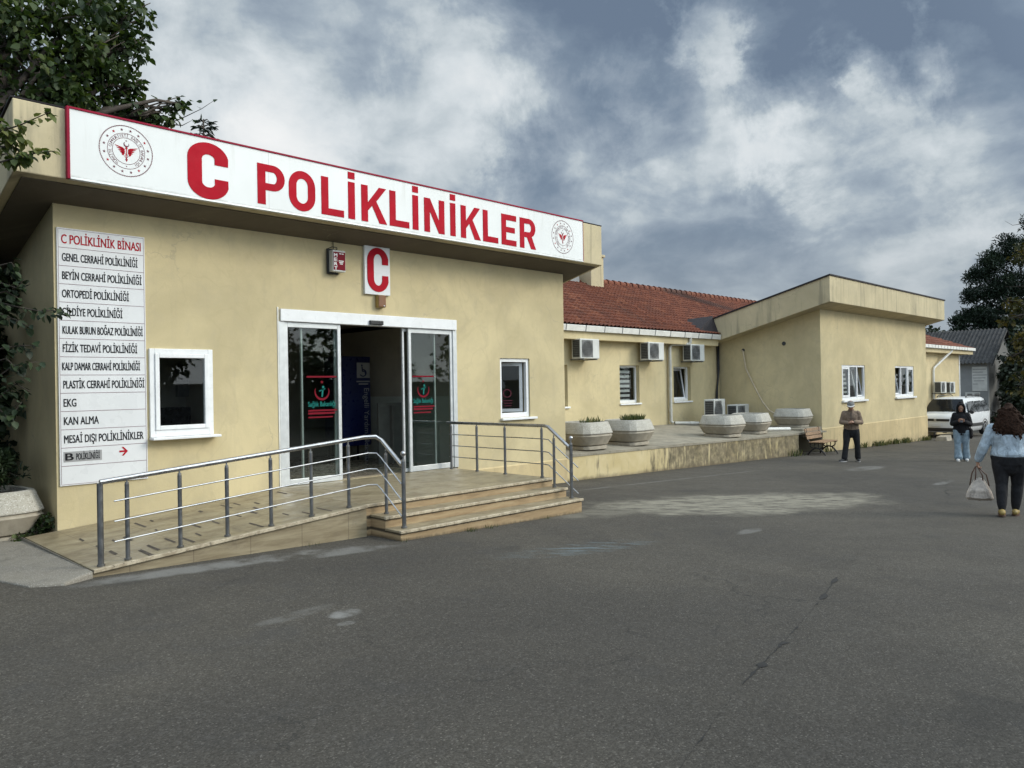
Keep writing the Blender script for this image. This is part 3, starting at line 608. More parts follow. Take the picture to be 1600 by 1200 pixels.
# directory board
DB = (2.70, 3.708, .316, 3.418)
db = thing('directory_board', 'tall white directory board listing the clinics beside the left window', 'sign', (DB[0], 0, DB[2]))
MB().box(DB[0], DB[1], -.022, -.002, DB[2], DB[3]).build('board_panel', M['white2'], db, bevel=.003)
mb = MB(); e = .018; y = -.0235; rows = 14; rh = (DB[3]-DB[2]-2*e)/rows; wd = DB[1]-DB[0]
for i in range(1, rows): z = DB[3]-e-i*rh; mb.box(DB[0]+e, DB[1]-e, y-.0005, y+.001, z-.003, z+.003)
frame_rect(mb, DB[0]+e-.004, DB[1]-e+.004, y-.0005, y+.001, DB[2]+e-.004, DB[3]-e+.004, .004)
mb.build('row_lines', simple('thin violet print', (.20, .12, .15), .5), db)
T = [('C POLİKLİNİK BİNASI', .05, .95, .105), ('GENEL CERRAHİ POLİKLİNİĞİ', .055, .91, .092), ('BEYİN CERRAHİ POLİKLİNİĞİ', .055, .955, .092), ('ORTOPEDİ POLİKLİNİĞİ', .05, .80, .092), ('CİLDİYE POLİKLİNİĞİ', .05, .72, .092), ('KULAK BURUN BOĞAZ POLİKLİNİĞİ', .05, .96, .090), ('FİZİK TEDAVİ POLİKLİNİĞİ', .05, .89, .092), ('KALP DAMAR CERRAHİ POLİKLİNİĞİ', .04, .92, .090), ('PLASTİK CERRAHİ POLİKLİNİĞİ', .05, .97, .092), ('EKG', .05, .185, .092), ('KAN ALMA', .05, .43, .092), ('MESAİ DIŞI POLİKLİNİKLER', .05, .95, .092)]
for i, (s, a, b, h) in enumerate(T):
    mb = MB(); text_into(mb, s, DB[0]+a*wd, y-.001, DB[3]-e-(i+.5)*rh-h/2-.006, (b-a)*wd, h, .055); mb.build('lettering', M['red'] if i == 0 else M['black'], db)
zr = DB[3]-e-12.5*rh
st = MB().box(DB[0]+.04*wd, DB[0]+.46*wd, y-.001, y+.001, zr-.062, zr+.062).build('sticker', M['grey'], db)
mb = MB(); text_into(mb, 'B', DB[0]+.06*wd, y-.0025, zr-.04, .085*wd, .082, .12); text_into(mb, 'POLİKLİNİĞİ', DB[0]+.175*wd, y-.0025, zr-.04, .26*wd, .075, .05); mb.build('lettering', M['black'], st)
ax, az = DB[0]+.70*wd, zr+.025
mb = MB(); mb.add([(ax+a, y-.001, az+b) for a, b in ((-.04, -.011), (.035, -.011), (.035, .011), (-.04, .011))], [(0, 1, 2, 3)])
mb.add([(ax+a, y-.0012, az+b) for a, b in ((.012, .055), (.062, 0), (.012, -.055), (-.012, -.055), (.032, 0), (-.012, .055))], [(0, 1, 4, 5), (1, 2, 3, 4)]); mb.build('arrow', M['red'], db)

# letter C plate, alarm box, siren
cs = thing('letter_plate', 'white plate with a red letter C above the sliding doors', 'sign', (7.31, 0, 2.94))
MB().box(7.065, 7.56, -.05, -.002, 2.94, 3.762).build('plate', M['white2'], cs, bevel=.004)
put_glyph(cs, 'C', 7.112, 2.985, .415, .715, .125, -.051, M['red'], .006)
ab = thing('alarm_box', 'grey and red alarm box lettered MERT left of the C plate', 'alarm', (6.52, 0, 3.22))
AX0, AX1, AZ0, AZ1 = 6.425, 6.655, 3.23, 3.56
MB().box(AX0, AX1, -.14, -.02, AZ0, AZ1).build('casing', M['ac'], ab, bevel=.012)
MB().box(AX0-.03, AX1-.06, -.02, -.002, AZ0-.03, AZ1+.03).build('back_plate', M['acdark'], ab, bevel=.005)
MB().box(AX0+.012, AX1-.012, -.145, -.1405, AZ0+.025, AZ1-.03).build('label_plate', M['redvinyl'], ab)
mb = MB()
for i, ch in enumerate('MERT'): text_into(mb, ch, AX0+.022, -.147, AZ1-.105-i*.067, .052, .05, .10)
[mb.box(a, b_, -.1468, -.146, z_, z_+.012) for a, b_, z_ in ((AX0+.11, AX0+.145, AZ1-.06), (AX0+.155, AX0+.19, AZ1-.06), (AX0+.10, AX0+.19, AZ0+.16), (AX0+.11, AX0+.18, AZ0+.137), (AX0+.12, AX0+.17, AZ0+.115))]; mb.build('lettering', M['white'], ab)
mb = MB(); mb.tube([(AX0+.10, -.09, AZ1), (AX0+.09, -.12, AZ1+.04), (AX0+.02, -.09, AZ1+.05), (AX0-.03, -.04, AZ1+.02), (AX0-.045, -.04, AZ0+.2), (AX0-.03, -.03, AZ0-.02), (AX0+.05, -.05, AZ0-.035), (AX0+.10, -.06, AZ0)], .007, 6)
mb.tube([(AX0+.08, -.03, AZ1+.03), (AX0+.09, -.012, 3.7), (AX0+.08, -.012, 3.74)], .006, 6); mb.build('wire', M['cable'], ab, smooth=True)
sr = thing('siren', 'small amber siren box mounted just below the red C plate', 'alarm', (7.36, 0, 2.83))
MB().box(7.29, 7.44, -.085, -.002, 2.735, 2.937).build('casing', M['amber2'], sr, bevel=.01); MB().box(7.296, 7.436, -.098, -.0855, 2.742, 2.930).build('cover', M['amber'], sr, bevel=.008)
MB().ball((7.40, -.1, 2.762), (.016, .008, .008)).build('lamp', M['white'], sr, smooth=True)

# decals on the doors
def decal(x0, x1, yv, cut=0.):
    cx = (x0+x1)/2; w_ = x1-x0
    r_ = MB(); r_.box(x0, x1, yv-.002, yv, 1.605, 1.63)
    for k, (a, b_) in enumerate(((1.09, 1.115), (1.045, 1.075), (.99, 1.012))): r_.box(x0+.02, x1-.04*k, yv-.002, yv, a, b_)
    n = 26; o1 = [(cx+.130*math.cos(R(160+220*i/n)), 1.385+.130*math.sin(R(160+220*i/n))) for i in range(n+1)]; o2 = [(cx+.113*math.cos(R(158+224*i/n)), 1.402+.113*math.sin(R(158+224*i/n))) for i in range(n+1)]
    r_.add([(p[0], yv-.001, p[1]) for p in o1+o2], [(i, i+1, n+2+i, n+1+i) for i in range(n)])
    s = star(cx, 1.535, .03); r_.add([(cx, yv-.001, 1.535)]+[(p[0], yv-.001, p[1]) for p in s], [(0, 1+k, 1+(k+1) % 10) for k in range(10)])
    r_.build('decal', M['redvinyl'], door)
    g_ = MB()
    for P in ([(-.012, 1.31), (.01, 1.31), (.03, 1.43), (.0, 1.43)], [(-.05, 1.405), (.055, 1.44), (.055, 1.425), (-.05, 1.39)]): g_.add([(cx+a, yv-.0015, b_) for a, b_ in P], [(0, 1, 2, 3)])
    g_.add([(cx+.02+.02*math.cos(R(40*i)), yv-.0012, 1.46+.02*math.sin(R(40*i))) for i in range(9)], [tuple(range(9))])
    text_into(g_, 'Sağlık Bakanlığı', x0+.02, yv-.001, 1.165, w_-.05, .072, .05); g_.build('decal', M['teal'], door)
decal(xa+.36, xb-.075, .0115+.012); decal(xc+.075, xd-.42, .0115+.012)

# ------------------------------------------------------------------ lobby kiosk and wall phone
kx0, kx1 = aty(551, 600, 2.3).x, aty(579, 600, 2.3).x
kz1 = aty(565, 557, 2.3).z
ks = thing('help_kiosk', 'dark blue help point kiosk with wheelchair sign inside the doorway', 'kiosk', ((kx0+kx1)/2, 2.3, 0))
MB().box(kx0-.35, kx1, 2.3, 2.75, .32, kz1).build('cabinet', M['navy'], ks, bevel=.015)
for X in (kx0-.3, kx1-.06):
    for Y in (2.36, 2.68): MB().tube([(X, Y, 0.004), (X, Y, .33)], .018, 8).build('leg', M['black'], ks)
kc = (kx0+kx1)/2+.05
MB().box(kc-.16, kc+.14, 2.294, 2.2985, kz1-.42, kz1-.12).build('pictogram_plate', M['grey'], ks)
mb = MB(); n = 20
o1 = [(kc-.02+.085*math.cos(R(-150+260*i/n)), kz1-.32+.075*math.sin(R(-150+260*i/n))) for i in range(n+1)]; o2 = [(kc-.02+.062*math.cos(R(-150+260*i/n)), kz1-.32+.055*math.sin(R(-150+260*i/n))) for i in range(n+1)]
mb.add([(p[0], 2.2925, p[1]) for p in o1+o2], [(i, i+1, n+2+i, n+1+i) for i in range(n)])
mb.add([(kc-.04+a, 2.292, kz1-.2+b) for a, b in ((-.015, .0), (.012, .0), (.02, -.075), (.07, -.075), (.09, -.15), (.07, -.155), (.052, -.1), (-.005, -.1))], [tuple(range(8))])
mb.add([(kc-.045+.02*math.cos(R(40*i)), 2.292, kz1-.175+.02*math.sin(R(40*i))) for i in range(9)], [tuple(range(9))]); mb.build('pictogram', M['navy'], ks)
mb = MB(); text_into(mb, 'Engelli Yardım Noktası', kc-.0, 2.2965, kz1-.62, 1.42, .115, .0, plane='down'); mb.box(kc-.17, kc+.14, 2.2960, 2.2985, kz1-.50, kz1-.475).box(kc-.12, kc+.1, 2.2960, 2.2985, kz1-.55, kz1-.525); mb.build('lettering', M['grey'], ks)
ph = thing('wall_phone', 'black pay telephone on the lobby wall right of the blue kiosk', 'telephone', (kx1+.62, 4.2, 1.2))
hx = kx1+.95; hz = aty(593, 606, 4.1).z
MB().box(hx-.02, hx+.34, 4.06, 4.198, hz-.32, hz+.30).build('housing', M['black'], ph, bevel=.05, seg=3)
MB().tube([(hx+.05, 4.03, hz+.2), (hx+.05, 4.0, hz), (hx+.05, 4.03, hz-.2)], [.035, .02, .035], 8).build('handset', M['acdark'], ph, smooth=True)
# ------------------------------------------------------------------ entrance steps, ramp, apron
def riser_mat():
    "step face: orange travertine, black mould under each nosing and along the ground"
    m, t, b, co = new_mat('step riser'); x, y, z = t.sep(co)
    st = t.noise(t.comb(t.math('MULTIPLY', x, .9), y, t.math('MULTIPLY', z, 7.)), 2.4, 8, .66, .5)
    c = t.ramp(st, [(.25, (.21, .14, .07)), (.5, (.34, .24, .13)), (.75, (.44, .34, .20))])
    n = t.noise(t.comb(t.math('MULTIPLY', x, 7.), y, t.math('MULTIPLY', z, 2.)), 2.2, 7, .7)
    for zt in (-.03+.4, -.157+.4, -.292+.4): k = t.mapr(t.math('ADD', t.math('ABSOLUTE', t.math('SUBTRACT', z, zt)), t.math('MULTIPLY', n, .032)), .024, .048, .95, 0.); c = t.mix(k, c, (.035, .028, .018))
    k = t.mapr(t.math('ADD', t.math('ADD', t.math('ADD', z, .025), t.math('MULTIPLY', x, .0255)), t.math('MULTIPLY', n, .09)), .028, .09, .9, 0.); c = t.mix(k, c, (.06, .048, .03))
    t.put(b, 'Base Color', c); b.inputs['Roughness'].default_value = .6; bump(t, b, n, .3, .004); return m
M['riser'] = riser_mat()
X0S, X1S = 5.47, 8.83
steps = thing('entrance_steps', 'travertine landing with three worn steps in front of the sliding doors', 'steps', (7.1, -1.2, -.4))
def slab_step(y0, y1, z, zb, xa_, xb_, nose=.03):
    MB().box(xa_+.012, xb_-.012, y0+.025, y1, zb, z-nose).build('riser', M['riser'], steps)
    MB().box(xa_, xb_, y0, y1, z-nose, z).build('tread', M['trav'], steps, bevel=.006)
    m_ = MB(); m_.box(xa_-.003, xb_+.003, y0-.004, y0+.035, z-nose-.002, z+.003); m_.build('nosing', M['nosing'], steps, bevel=.006)
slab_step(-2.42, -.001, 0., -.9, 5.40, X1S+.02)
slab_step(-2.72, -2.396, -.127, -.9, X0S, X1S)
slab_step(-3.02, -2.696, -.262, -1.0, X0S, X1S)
RAMP_X0, RAMP_X1, RY = 2.33, 5.40, -2.45
def rz_(x): return -.0765*(RAMP_X1-x)
ramp = thing('access_ramp', 'sloping travertine wheelchair ramp rising to the landing from the left', 'ramp', (3.9, -1.2, -.4))
n = 8; mb = MB()
mb.hexa([(RAMP_X0, RY+.03, -.9), (RAMP_X1, RY+.03, -.9), (RAMP_X1, 0, -.9), (RAMP_X0, 0, -.9)], [(RAMP_X0, RY+.03, rz_(RAMP_X0)-.03), (RAMP_X1, RY+.03, -.03), (RAMP_X1, -.001, -.03), (RAMP_X0, -.001, rz_(RAMP_X0)-.03)])
mb.build('ramp_wall', M['trav'], ramp)
mb = MB(); mb.hexa([(RAMP_X0, RY, rz_(RAMP_X0)-.03), (RAMP_X1-.003, RY, -.03), (RAMP_X1-.003, -.001, -.03), (RAMP_X0, -.001, rz_(RAMP_X0)-.03)], [(RAMP_X0, RY, rz_(RAMP_X0)), (RAMP_X1-.003, RY, 0), (RAMP_X1-.003, -.001, 0), (RAMP_X0, -.001, rz_(RAMP_X0))])
mb.build('ramp_surface', M['trav'], ramp, bevel=.005)
mb = MB(); mb.hexa([(RAMP_X0, RY-.004, rz_(RAMP_X0)-.032), (RAMP_X1, RY-.004, -.032), (RAMP_X1, RY+.04, -.032), (RAMP_X0, RY+.04, rz_(RAMP_X0)-.032)], [(RAMP_X0, RY-.004, rz_(RAMP_X0)+.004), (RAMP_X1, RY-.004, .004), (RAMP_X1, RY+.04, .004), (RAMP_X0, RY+.04, rz_(RAMP_X0)+.004)])
mb.build('nosing', M['nosing'], ramp, bevel=.005)
rnd = random.Random(11); mb = MB()                                # remnants of dark anti-slip tape
for i in range(16):
    x = RAMP_X0+.35+i*.175+rnd.uniform(-.03, .03)
    for y0 in (-2.05, -1.35, -.7):
        if rnd.random() < .42: continue
        y = y0+rnd.uniform(-.2, .2); ln = rnd.uniform(.12, .42); wd_ = rnd.uniform(.012, .022)
        mb.add([(x+a, y+b_, rz_(x+a)+.003) for a, b_ in ((-wd_, -ln/2), (wd_, -ln/2+.02), (wd_+.01, ln/2), (-wd_+.01, ln/2-.03))], [(0, 1, 2, 3)])
mb.build('tape_strips', M['strip'], ramp)
ap = MB()                                                          # the rough concrete toe poured at the foot of the ramp
top = [(2.33, .0, rz_(2.33)-.004), (2.33, RY, rz_(2.33)-.004), (2.05, -2.60, G(2.05, -2.6)+.03), (1.80, -2.45, G(1.8, -2.45)+.015), (1.55, -1.55, G(1.5, -1.6)+.015), (1.35, -.6, G(1.3, -.5)+.02), (1.55, .5, G(1.5, .5)+.03), (2.33, .5, -.28)]
bot = [(a, b_, G(a, b_)-.12) for a, b_, c in top]; ap.rings([bot, top])
apron = tag(ap.build('ramp_apron', M['apron'], bevel=.02), 'rough concrete apron at the foot of the travertine ramp', 'apron')

# ------------------------------------------------------------------ railings
def railing(name, label, posts, rails, bars, ends, loc):
    r_ = thing(name, label, 'railing', loc)
    for (x, y, zb, zt, rad) in posts:
        m_ = MB(); m_.tube([(x, y, zb), (x, y, zt-.06)], rad, 12); m_.tube([(x, y, zb), (x, y, zb+.018)], rad+.012, 12)
        m_.tube([(x, y, zt-.062), (x, y, zt-.04)], rad*.9, 10, 1); m_.tube([(x, y, zt-.045), (x, y, zt+.012)], .009, 8, 1)
        m_.build('post', [M['steel_post'], M['steel']], r_, autosmooth=40)
    m_ = MB()
    for pts in rails: m_.tube(pts, .0255, 14)
    for e in ends: m_.ball(e, .034, 12, 8)
    m_.build('handrail', M['steel'], r_, autosmooth=40)
    for pts in bars: MB().tube(pts, .0085, 8).build('bar', M['steel'], r_, autosmooth=40)
    return r_
RYR = -2.35
lp = []
for x in (2.668, 3.177, 3.675, 4.181, 4.688, 5.198): lp.append((x, RYR, rz_(x)+.003, rz_(x)+.80, .021))
lp += [(5.62, -2.53, -.125, .66, .021)]
hr = [(2.425, RYR, rz_(2.425)+.80), (5.42, RYR, .825), (5.56, RYR-.06, .826), (5.62, -2.45, .78), (5.63, -2.83, .50)]
def bar(dz): return [(2.54, RYR-.028, rz_(2.54)+.80-dz), (5.46, RYR-.028, .828-dz), (5.56, RYR-.07, .822-dz), (5.60, -2.46, .765-dz), (5.605, -2.86, .47-dz)]
left_rail = railing('handrail_fence', 'steel railing climbing along the front edge of the ramp', lp+[(5.63, -2.87, -.259, .60, .026)], [hr], [bar(.20), bar(.395), bar(.59)], [(5.63, -2.87, .635)], (4, RYR, -.3))
m_ = MB(); m_.tube([(2.425, RYR, rz_(2.425)+.003), (2.425, RYR, rz_(2.425)+.79)], .028, 12); m_.tube([(2.425, RYR, rz_(2.425)), (2.425, RYR, rz_(2.425)+.02)], .036, 12); m_.build('post', M['steel_post'], left_rail, autosmooth=40)
XRR = 8.74
rp = [(XRR, -.14, .003, .805, .021), (XRR, -.80, .003, .805, .021), (XRR, -1.47, .003, .805, .021), (XRR, -2.28, .003, .805, .021), (XRR, -2.53, -.125, .66, .021), (XRR, -2.87, -.259, .60, .026)]
def bar2(dz): return [(XRR+.028, -.06, .80-dz), (XRR+.028, -2.30, .80-dz), (XRR+.028, -2.40, .79-dz), (XRR+.028, -2.50, .72-dz), (XRR+.028, -2.98, .40-dz)]
railing('handrail_fence', 'steel railing beside the steps on the right of the landing', rp, [[(XRR, -.04, .805), (XRR, -2.34, .805), (XRR, -2.42, .79), (XRR, -2.83, .50)]], [bar2(.20), bar2(.395), bar2(.59)], [(XRR, -2.87, .635)], (XRR, -1.4, 0))

# ------------------------------------------------------------------ terrace in front of the rear wing
def tz(x, y): return -.02-.0139*(x-12.1)+.058*max(0, y)
ter = thing('terrace', 'low terrace with a stained yellow retaining wall below the planters', 'terrace', (12., 0, 0))
TX0, TX1, TY = 11.96, 23.0, .06
mb = MB(); prof = [(TX0, tz(TX0, 0)-.03), (TX1, tz(TX1, 0)-.03), (TX1, -1.4), (TX0, -1.4)]
mb.prism(prof, TY, TY+.25, 'y'); mb.hexa([(TX1, TY, -1.4), (TX1+.2, TY+.1, -1.4), (TX1+.2, .55, -1.4), (TX1, .55, -1.4)], [(TX1, TY, tz(TX1, 0)-.03), (TX1+.2, TY+.1, tz(TX1, 0)-.1), (TX1+.2, .55, tz(TX1, 0)-.1), (TX1, .55, tz(TX1, 0)-.03)])
mb.build('retaining_wall', M['stained'], ter, bevel=.015)
mb = MB(); ys_ = [TY-.015, .8, 1.6, 2.4, 3.2, 3.95]; xs_ = [TX0+i*(25.06-TX0)/14 for i in range(15)]; rnd = random.Random(5)
jit = {(i, j): rnd.uniform(-.012, .012) for i in range(15) for j in range(6)}
for j, y in enumerate(ys_):
    for i, x in enumerate(xs_): mb.v.append((x, y, tz(x, y)+jit[i, j]))
mb.f = [(j*15+i, j*15+i+1, j*15+16+i, j*15+15+i) for j in range(5) for i in range(14)]
k = len(mb.v); mb.v += [(x, TY-.015, tz(x, 0)-.05) for x in xs_]; mb.f += [(k+i, k+i+1, i+1, i) for i in range(14)]; mb.m = [0]*len(mb.f)
mb.build('slab', M['slab'], ter)

MB().box(23.62, 25.055, .20, 1.75, -.35, -.072).build('upper_slab', M['slab'], ter, bevel=.02)

# ------------------------------------------------------------------ rear wing with the clay tile roof
WY, WX0, WX1 = 3.87, 11.96, 25.0
rw = thing('rear_wing', 'low cream wing with a red clay tile roof behind the terrace', 'building', (WX0, WY, 0))
WW = [(15.45, 16.57, .82, 2.005), (19.02, 20.05, .835, 2.01), (22.0, 23.06, .825, 1.99)]
mb = MB(); wall_open(mb, (WX0, WY), (WX1, WY), -.6, 2.86, .25, [(a-WX0, b_-WX0, c, d) for a, b_, c, d in WW]); mb.box(WX0, 36, 12.4, 12.6, -1.5, 2.86); mb.build('front_wall', M['wall'], rw)
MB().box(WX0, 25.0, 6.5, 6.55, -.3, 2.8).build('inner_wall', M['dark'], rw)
for k, (a, b_, c, d) in enumerate(WW):
    f = MB(); frame_rect(f, a, b_, WY+.12, WY+.19, c, d, .06, .09); wo = f.build('window', M['pvc'], rw, bevel=.005)
    MB().box(a-.02, b_+.06, WY-.05, WY+.12, c-.05, c-.002).build('sill', M['pvc'], wo, bevel=.006)
    if k == 2: tilt_sash(wo, a+.07, b_-.07, WY+.20, c+.08, d-.07, R(9), None)
    else: MB().box(a+.06, b_-.06, WY+.15, WY+.157, c+.09, d-.06).build('pane', M['glass'], wo)
    if k == 1:
        bl = MB()
        for i in range(8): bl.box(a+.06, b_-.30, WY+.170, WY+.175, c+.05+i*.148, c+.13+i*.148)
        bl.build('blind', M['blind'], wo)
    elif k == 2: MB().box(a, b_, WY+.5, WY+.505, c-.1, d+.1).build('curtain', M['dark'], wo)
GY, GZ = 3.46, 3.10
mb = MB(); mb.prism([(GY+.10, 2.72), (GY+.10, 2.94), (WY+.3, 2.94), (WY+.3, 2.86), (WY-.02, 2.86), (WY-.02, 2.72)], WX0, 24.42, 'x'); mb.build('eaves_board', M['wall'], rw, bevel=.006)
mb = MB(); mb.prism([(GY, 2.945), (GY-.03, 3.10), (GY-.015, 3.112), (GY+.02, 3.10), (GY+.02, 2.98), (GY+.11, 2.98), (GY+.11, 2.945)], WX0, 24.40, 'x')
for i in range(14): x = 12.6+i*.86; mb.prism([(GY-.006, 2.940), (GY-.038, 3.118), (GY+.02, 3.118), (GY+.02, 2.940)], x, x+.03, 'x', 1)
mb.build('gutter', [M['gutter'], M['acgrille']], rw)
def tile_roof(name, parent, x0, x1, y0, z0, y1, z1, hipL=0, hipR=0, pitch=.19, course=.27):
    "courses of rounded clay tiles as one relief surface"
    L = math.hypot(y1-y0, z1-z0); nr = max(2, int(L/course)); nxp = int((x1-x0)/pitch)*6
    ca, sa = (y1-y0)/L, (z1-z0)/L; vs = []; rnd_ = random.Random(2)
    rows = []
    for r in range(nr):
        rows.append((r*L/nr, .045)); rows.append(((r+1)*L/nr-.002, .0))
    for s, up in rows:
        fr = s/L; a = x0+hipL*fr; b_ = x1-hipR*fr; off = rnd_.uniform(-.012, .012)
        for i in range(nxp+1):
            x = a+(b_-a)*i/nxp; ph = x/pitch*2*math.pi
            h = up+.030*max(0, math.sin(ph))**.7+(-.012 if math.sin(ph) < 0 else 0)+rnd_.uniform(-.003, .003)
            vs.append((x+off, y0+ca*s-sa*h, z0+sa*s+ca*h))
    m_ = MB(); m_.v = vs; w_ = nxp+1; m_.f = [(j*w_+i, j*w_+i+1, (j+1)*w_+i+1, (j+1)*w_+i) for j in range(len(rows)-1) for i in range(nxp)]; m_.m = [0]*len(m_.f)
    return m_.build(name, M['tile'], parent)
RY1, RZ1 = 8.0, 5.34
roof = tile_roof('roof', rw, WX0, 36., GY+.02, GZ+.02, RY1, RZ1, hipL=.0)
mb = MB(); mb.prism([(RY1, RZ1-.06), (12.6, 2.9), (RY1, RZ1-.25)], WX0, 36., 'x'); mb.build('roof_back', M['tile'], rw)
mb = MB()
for i in range(60):
    x = 12.2+i*.40; mb.tube([(x, RY1, RZ1+.05), (x+.36, RY1, RZ1+.03)], [.135, .11], 10)
mb.build('ridge_tiles', M['tile'], roof)
cx_ = aty(926, 440, 7.6)
mb = MB(); mb.box(22.0, 22.75, 7.3, 7.9, 4.6, 6.15); mb.box(21.95, 22.80, 7.25, 7.95, 6.15, 6.25); mb.build('chimney', M['fascia'], roof, bevel=.02)
MB().box(20.7, 21.7, 7.6, 8.2, 4.7, 5.62).build('chimney', M['panelgrey'], roof, bevel=.02)
# down pipe with its offset at the gutter, and the pipe that lies along the terrace
dp = MB(); xg, xw = 22.3, 21.66
dp.tube([(xg+.2, GY+.05, 2.96), (xg+.2, GY+.05, 2.80), (xg+.15, GY+.12, 2.74), (xw+.1, WY-.10, 2.72), (xw, WY-.09, 2.62), (xw, WY-.09, tz(xw, 3.8)+.12), (xw+.05, WY-.14, tz(xw, 3.8)+.06)], .055, 12)
for z in (2.0, 1.2, .5): dp.tube([(xw, WY-.09, z), (xw, WY-.09, z+.09)], .062, 12)
dp.build('downpipe', M['pipe'], rw, autosmooth=40)
mb = MB(); mb.tube([(24.88, WY-.05, 2.86), (24.86, WY-.06, 1.9), (24.74, WY-.05, 1.2), (24.70, WY-.06, .3)], .035, 8); mb.tube([(24.78, WY-.04, 2.86), (24.80, WY-.05, 1.6), (24.66, WY-.05, 1.0), (24.64, WY-.05, .3)], .02, 8)
tag(mb.build('wall_cable', M['cable'], smooth=True), 'black cable bundle down the inner corner beside the end block', 'cable')
mb = MB(); p = [(xw+.05, WY-.2, tz(xw, 3.7)+.06), (22.2, 3.4, tz(22, 3.4)+.06), (23.2, 2.9, tz(23, 2.9)+.06)]; mb.tube(p, .055, 10); mb.tube([p[1], (22.4, 3.3, tz(22.3, 3.3)+.06)], .064, 10)
tag(mb.build('drain_pipe', M['pipe'], autosmooth=40), 'grey drain pipe running along the terrace floor from the downpipe', 'pipe')
q0, q1 = atd(1202, 671, 20.8), atd(1240, 677, 20.6)
mb = MB(); mb.tube([(22.25, 1.0, tz(22.2, 1.0)+.06), (23.50, .58, tz(23.5, .6)+.06)], .06, 12); mb.ball((22.15, .8, tz(22.1, .8)+.06), .075)
tag(mb.build('drain_pipe', M['gutter'], autosmooth=40), 'short white pipe lying loose at the end of the terrace', 'pipe')

# ------------------------------------------------------------------ end block
EX0, EX1, EY = 25.07, 35.9, .20
en = thing('end_block', 'cream flat fronted end block with two windows and a deep fascia', 'building', (EX0, EY, 0))
EW = [(26.79, 28.91, .74, 1.967), (32.06, 34.27, .74, 1.967)]
mb = MB(); wall_open(mb, (EX0, EY), (EX1, EY), -2.2, 3.92, .25, [(a-EX0, b_-EX0, c, d) for a, b_, c, d in EW]); mb.build('front_wall', M['wall'], en)
m2_ = MB(); m2_.prism([(EY+.25, -2), (11, -2), (11, 1.6), (3.87, 2.95), (EY+.25, 3.85)], EX0, EX0+.25, 'x'); m2_.build('side_wall', M['wall'], en)
MB().prism([(EY+.25, -2), (11, -2), (11, 1.6), (EY+.25, 3.85)], EX1-.25, EX1, 'x').build('side_wall', M['wall'], en)
MB().prism([(EY, -2.2), (EY, -.135), (EY-.022, -.160), (EY-.022, -2.2)], EX0-.02, EX1+.02, 'x').build('plinth', M['wall_plinth'], en)
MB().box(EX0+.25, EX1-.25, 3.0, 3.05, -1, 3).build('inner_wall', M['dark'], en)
s_ = .262; FZ0, FZ1, FY = 3.945, 4.775, -.39
MB().prism([(FY, FZ0), (FY, FZ1), (4.2, FZ1-s_*(4.2-FY)), (9, FZ1-s_*(9-FY)), (9, FZ0-s_*(9-FY))], 24.44, 36.5, 'x').build('canopy', M['fascia'], en, bevel=.015)
mb = MB(); mb.prism([(FY-.03, FZ1+.003), (FY-.03, FZ1+.05), (9, FZ1+.05-s_*(9-FY)), (9, FZ1+.003-s_*(9-FY))], 24.40, 36.54, 'x'); mb.build('roof', M['membrane'], en)
mb = MB(); mb.hexa([(23.4, 3.72, 3.26), (24.43, 3.50, 3.06), (24.43, 5.6, 3.2), (23.9, 4.6, 3.6)], [(23.5, 3.9, 3.34), (24.43, 3.78, 3.80), (24.43, 5.6, 3.35), (23.9, 4.8, 3.70)]); mb.build('valley_flashing', M['membrane'], en)
for k, (a, b_, c, d) in enumerate(EW):
    f = MB(); y0, y1 = EY+.02, EY+.09; frame_rect(f, a, b_, y0, y1, c, d, .07, .10); t3 = (b_-a)/3
    for i in (1, 2): f.box(a+t3*i-.04, a+t3*i+.04, y0+.002, y1-.002, c+.1, d-.07)
    wo = f.build('window', M['pvc'], en, bevel=.005)
    MB().box(a-.05, b_+.09, EY-.09, EY+.02, c-.07, c-.002).build('sill', M['pvc'], wo, bevel=.008)
    ti = 2 if k == 0 else 0; fx = 0 if k == 0 else 2
    for i in range(3):
        s0, s1 = a+t3*i+.045, a+t3*(i+1)-.045
        if i == ti: tilt_sash(wo, s0, s1, y1+.01, c+.11, d-.08, R(10), None)
        elif i == fx:
            q = MB(); frame_rect(q, s0, s1, y0-.012, y0+.03, c+.105, d-.075, .07); q.build('sash', M['pvc'], wo); MB().box(s0+.07, s1-.07, y0+.012, y0+.018, c+.17, d-.14).build('pane', M['glass'], wo)
        else: MB().box(s0, s1, y0+.03, y0+.036, c+.1, d-.07).build('pane', M['glass'], wo)
    bl = MB()
    if k == 0:
        for i in range(7): bl.box(a+t3+.08, a+2*t3-.1-.05*i, EY+.30, EY+.305, c+.08+i*.155, c+.16+i*.155)
        bl.build('blind', M['blind'], wo)
    else:
        for i in range(5): bl.box(a+t3*1.5-.02, a+t3*1.5+.07, EY+.30, EY+.32, c+.15+i*.17, c+.24+i*.17)
        bl.build('hanging_shelf', M['blind'], wo)
tag(MB().tube([(24.98, 2.95, 2.55), (24.95, 2.9, 2.5), (24.94, 2.8, 1.9), (24.93, 2.45, 1.2), (24.92, 2.2, .75), (24.8, 1.9, .45), (24.6, 1.6, .35)], .028, 8).build('hose', M['hose'], smooth=True), 'beige hose hanging from a hole in the end block side wall', 'hose')
tag(MB().lathe([(.07, -.01), (.07, .0), (.0, .005)], (25.065, 1.45, 2.72), 12, axis='x').build('wall_vent', M['acdark']), 'small dark vent hole high in the middle of the end block side wall', 'vent')
tag(MB().lathe([(.06, -.01), (.06, .0), (.0, .005)], (25.065, 2.95, 2.56), 12, axis='x').build('wall_vent', M['acdark']), 'small dark vent hole where the beige hose leaves the wall', 'vent')

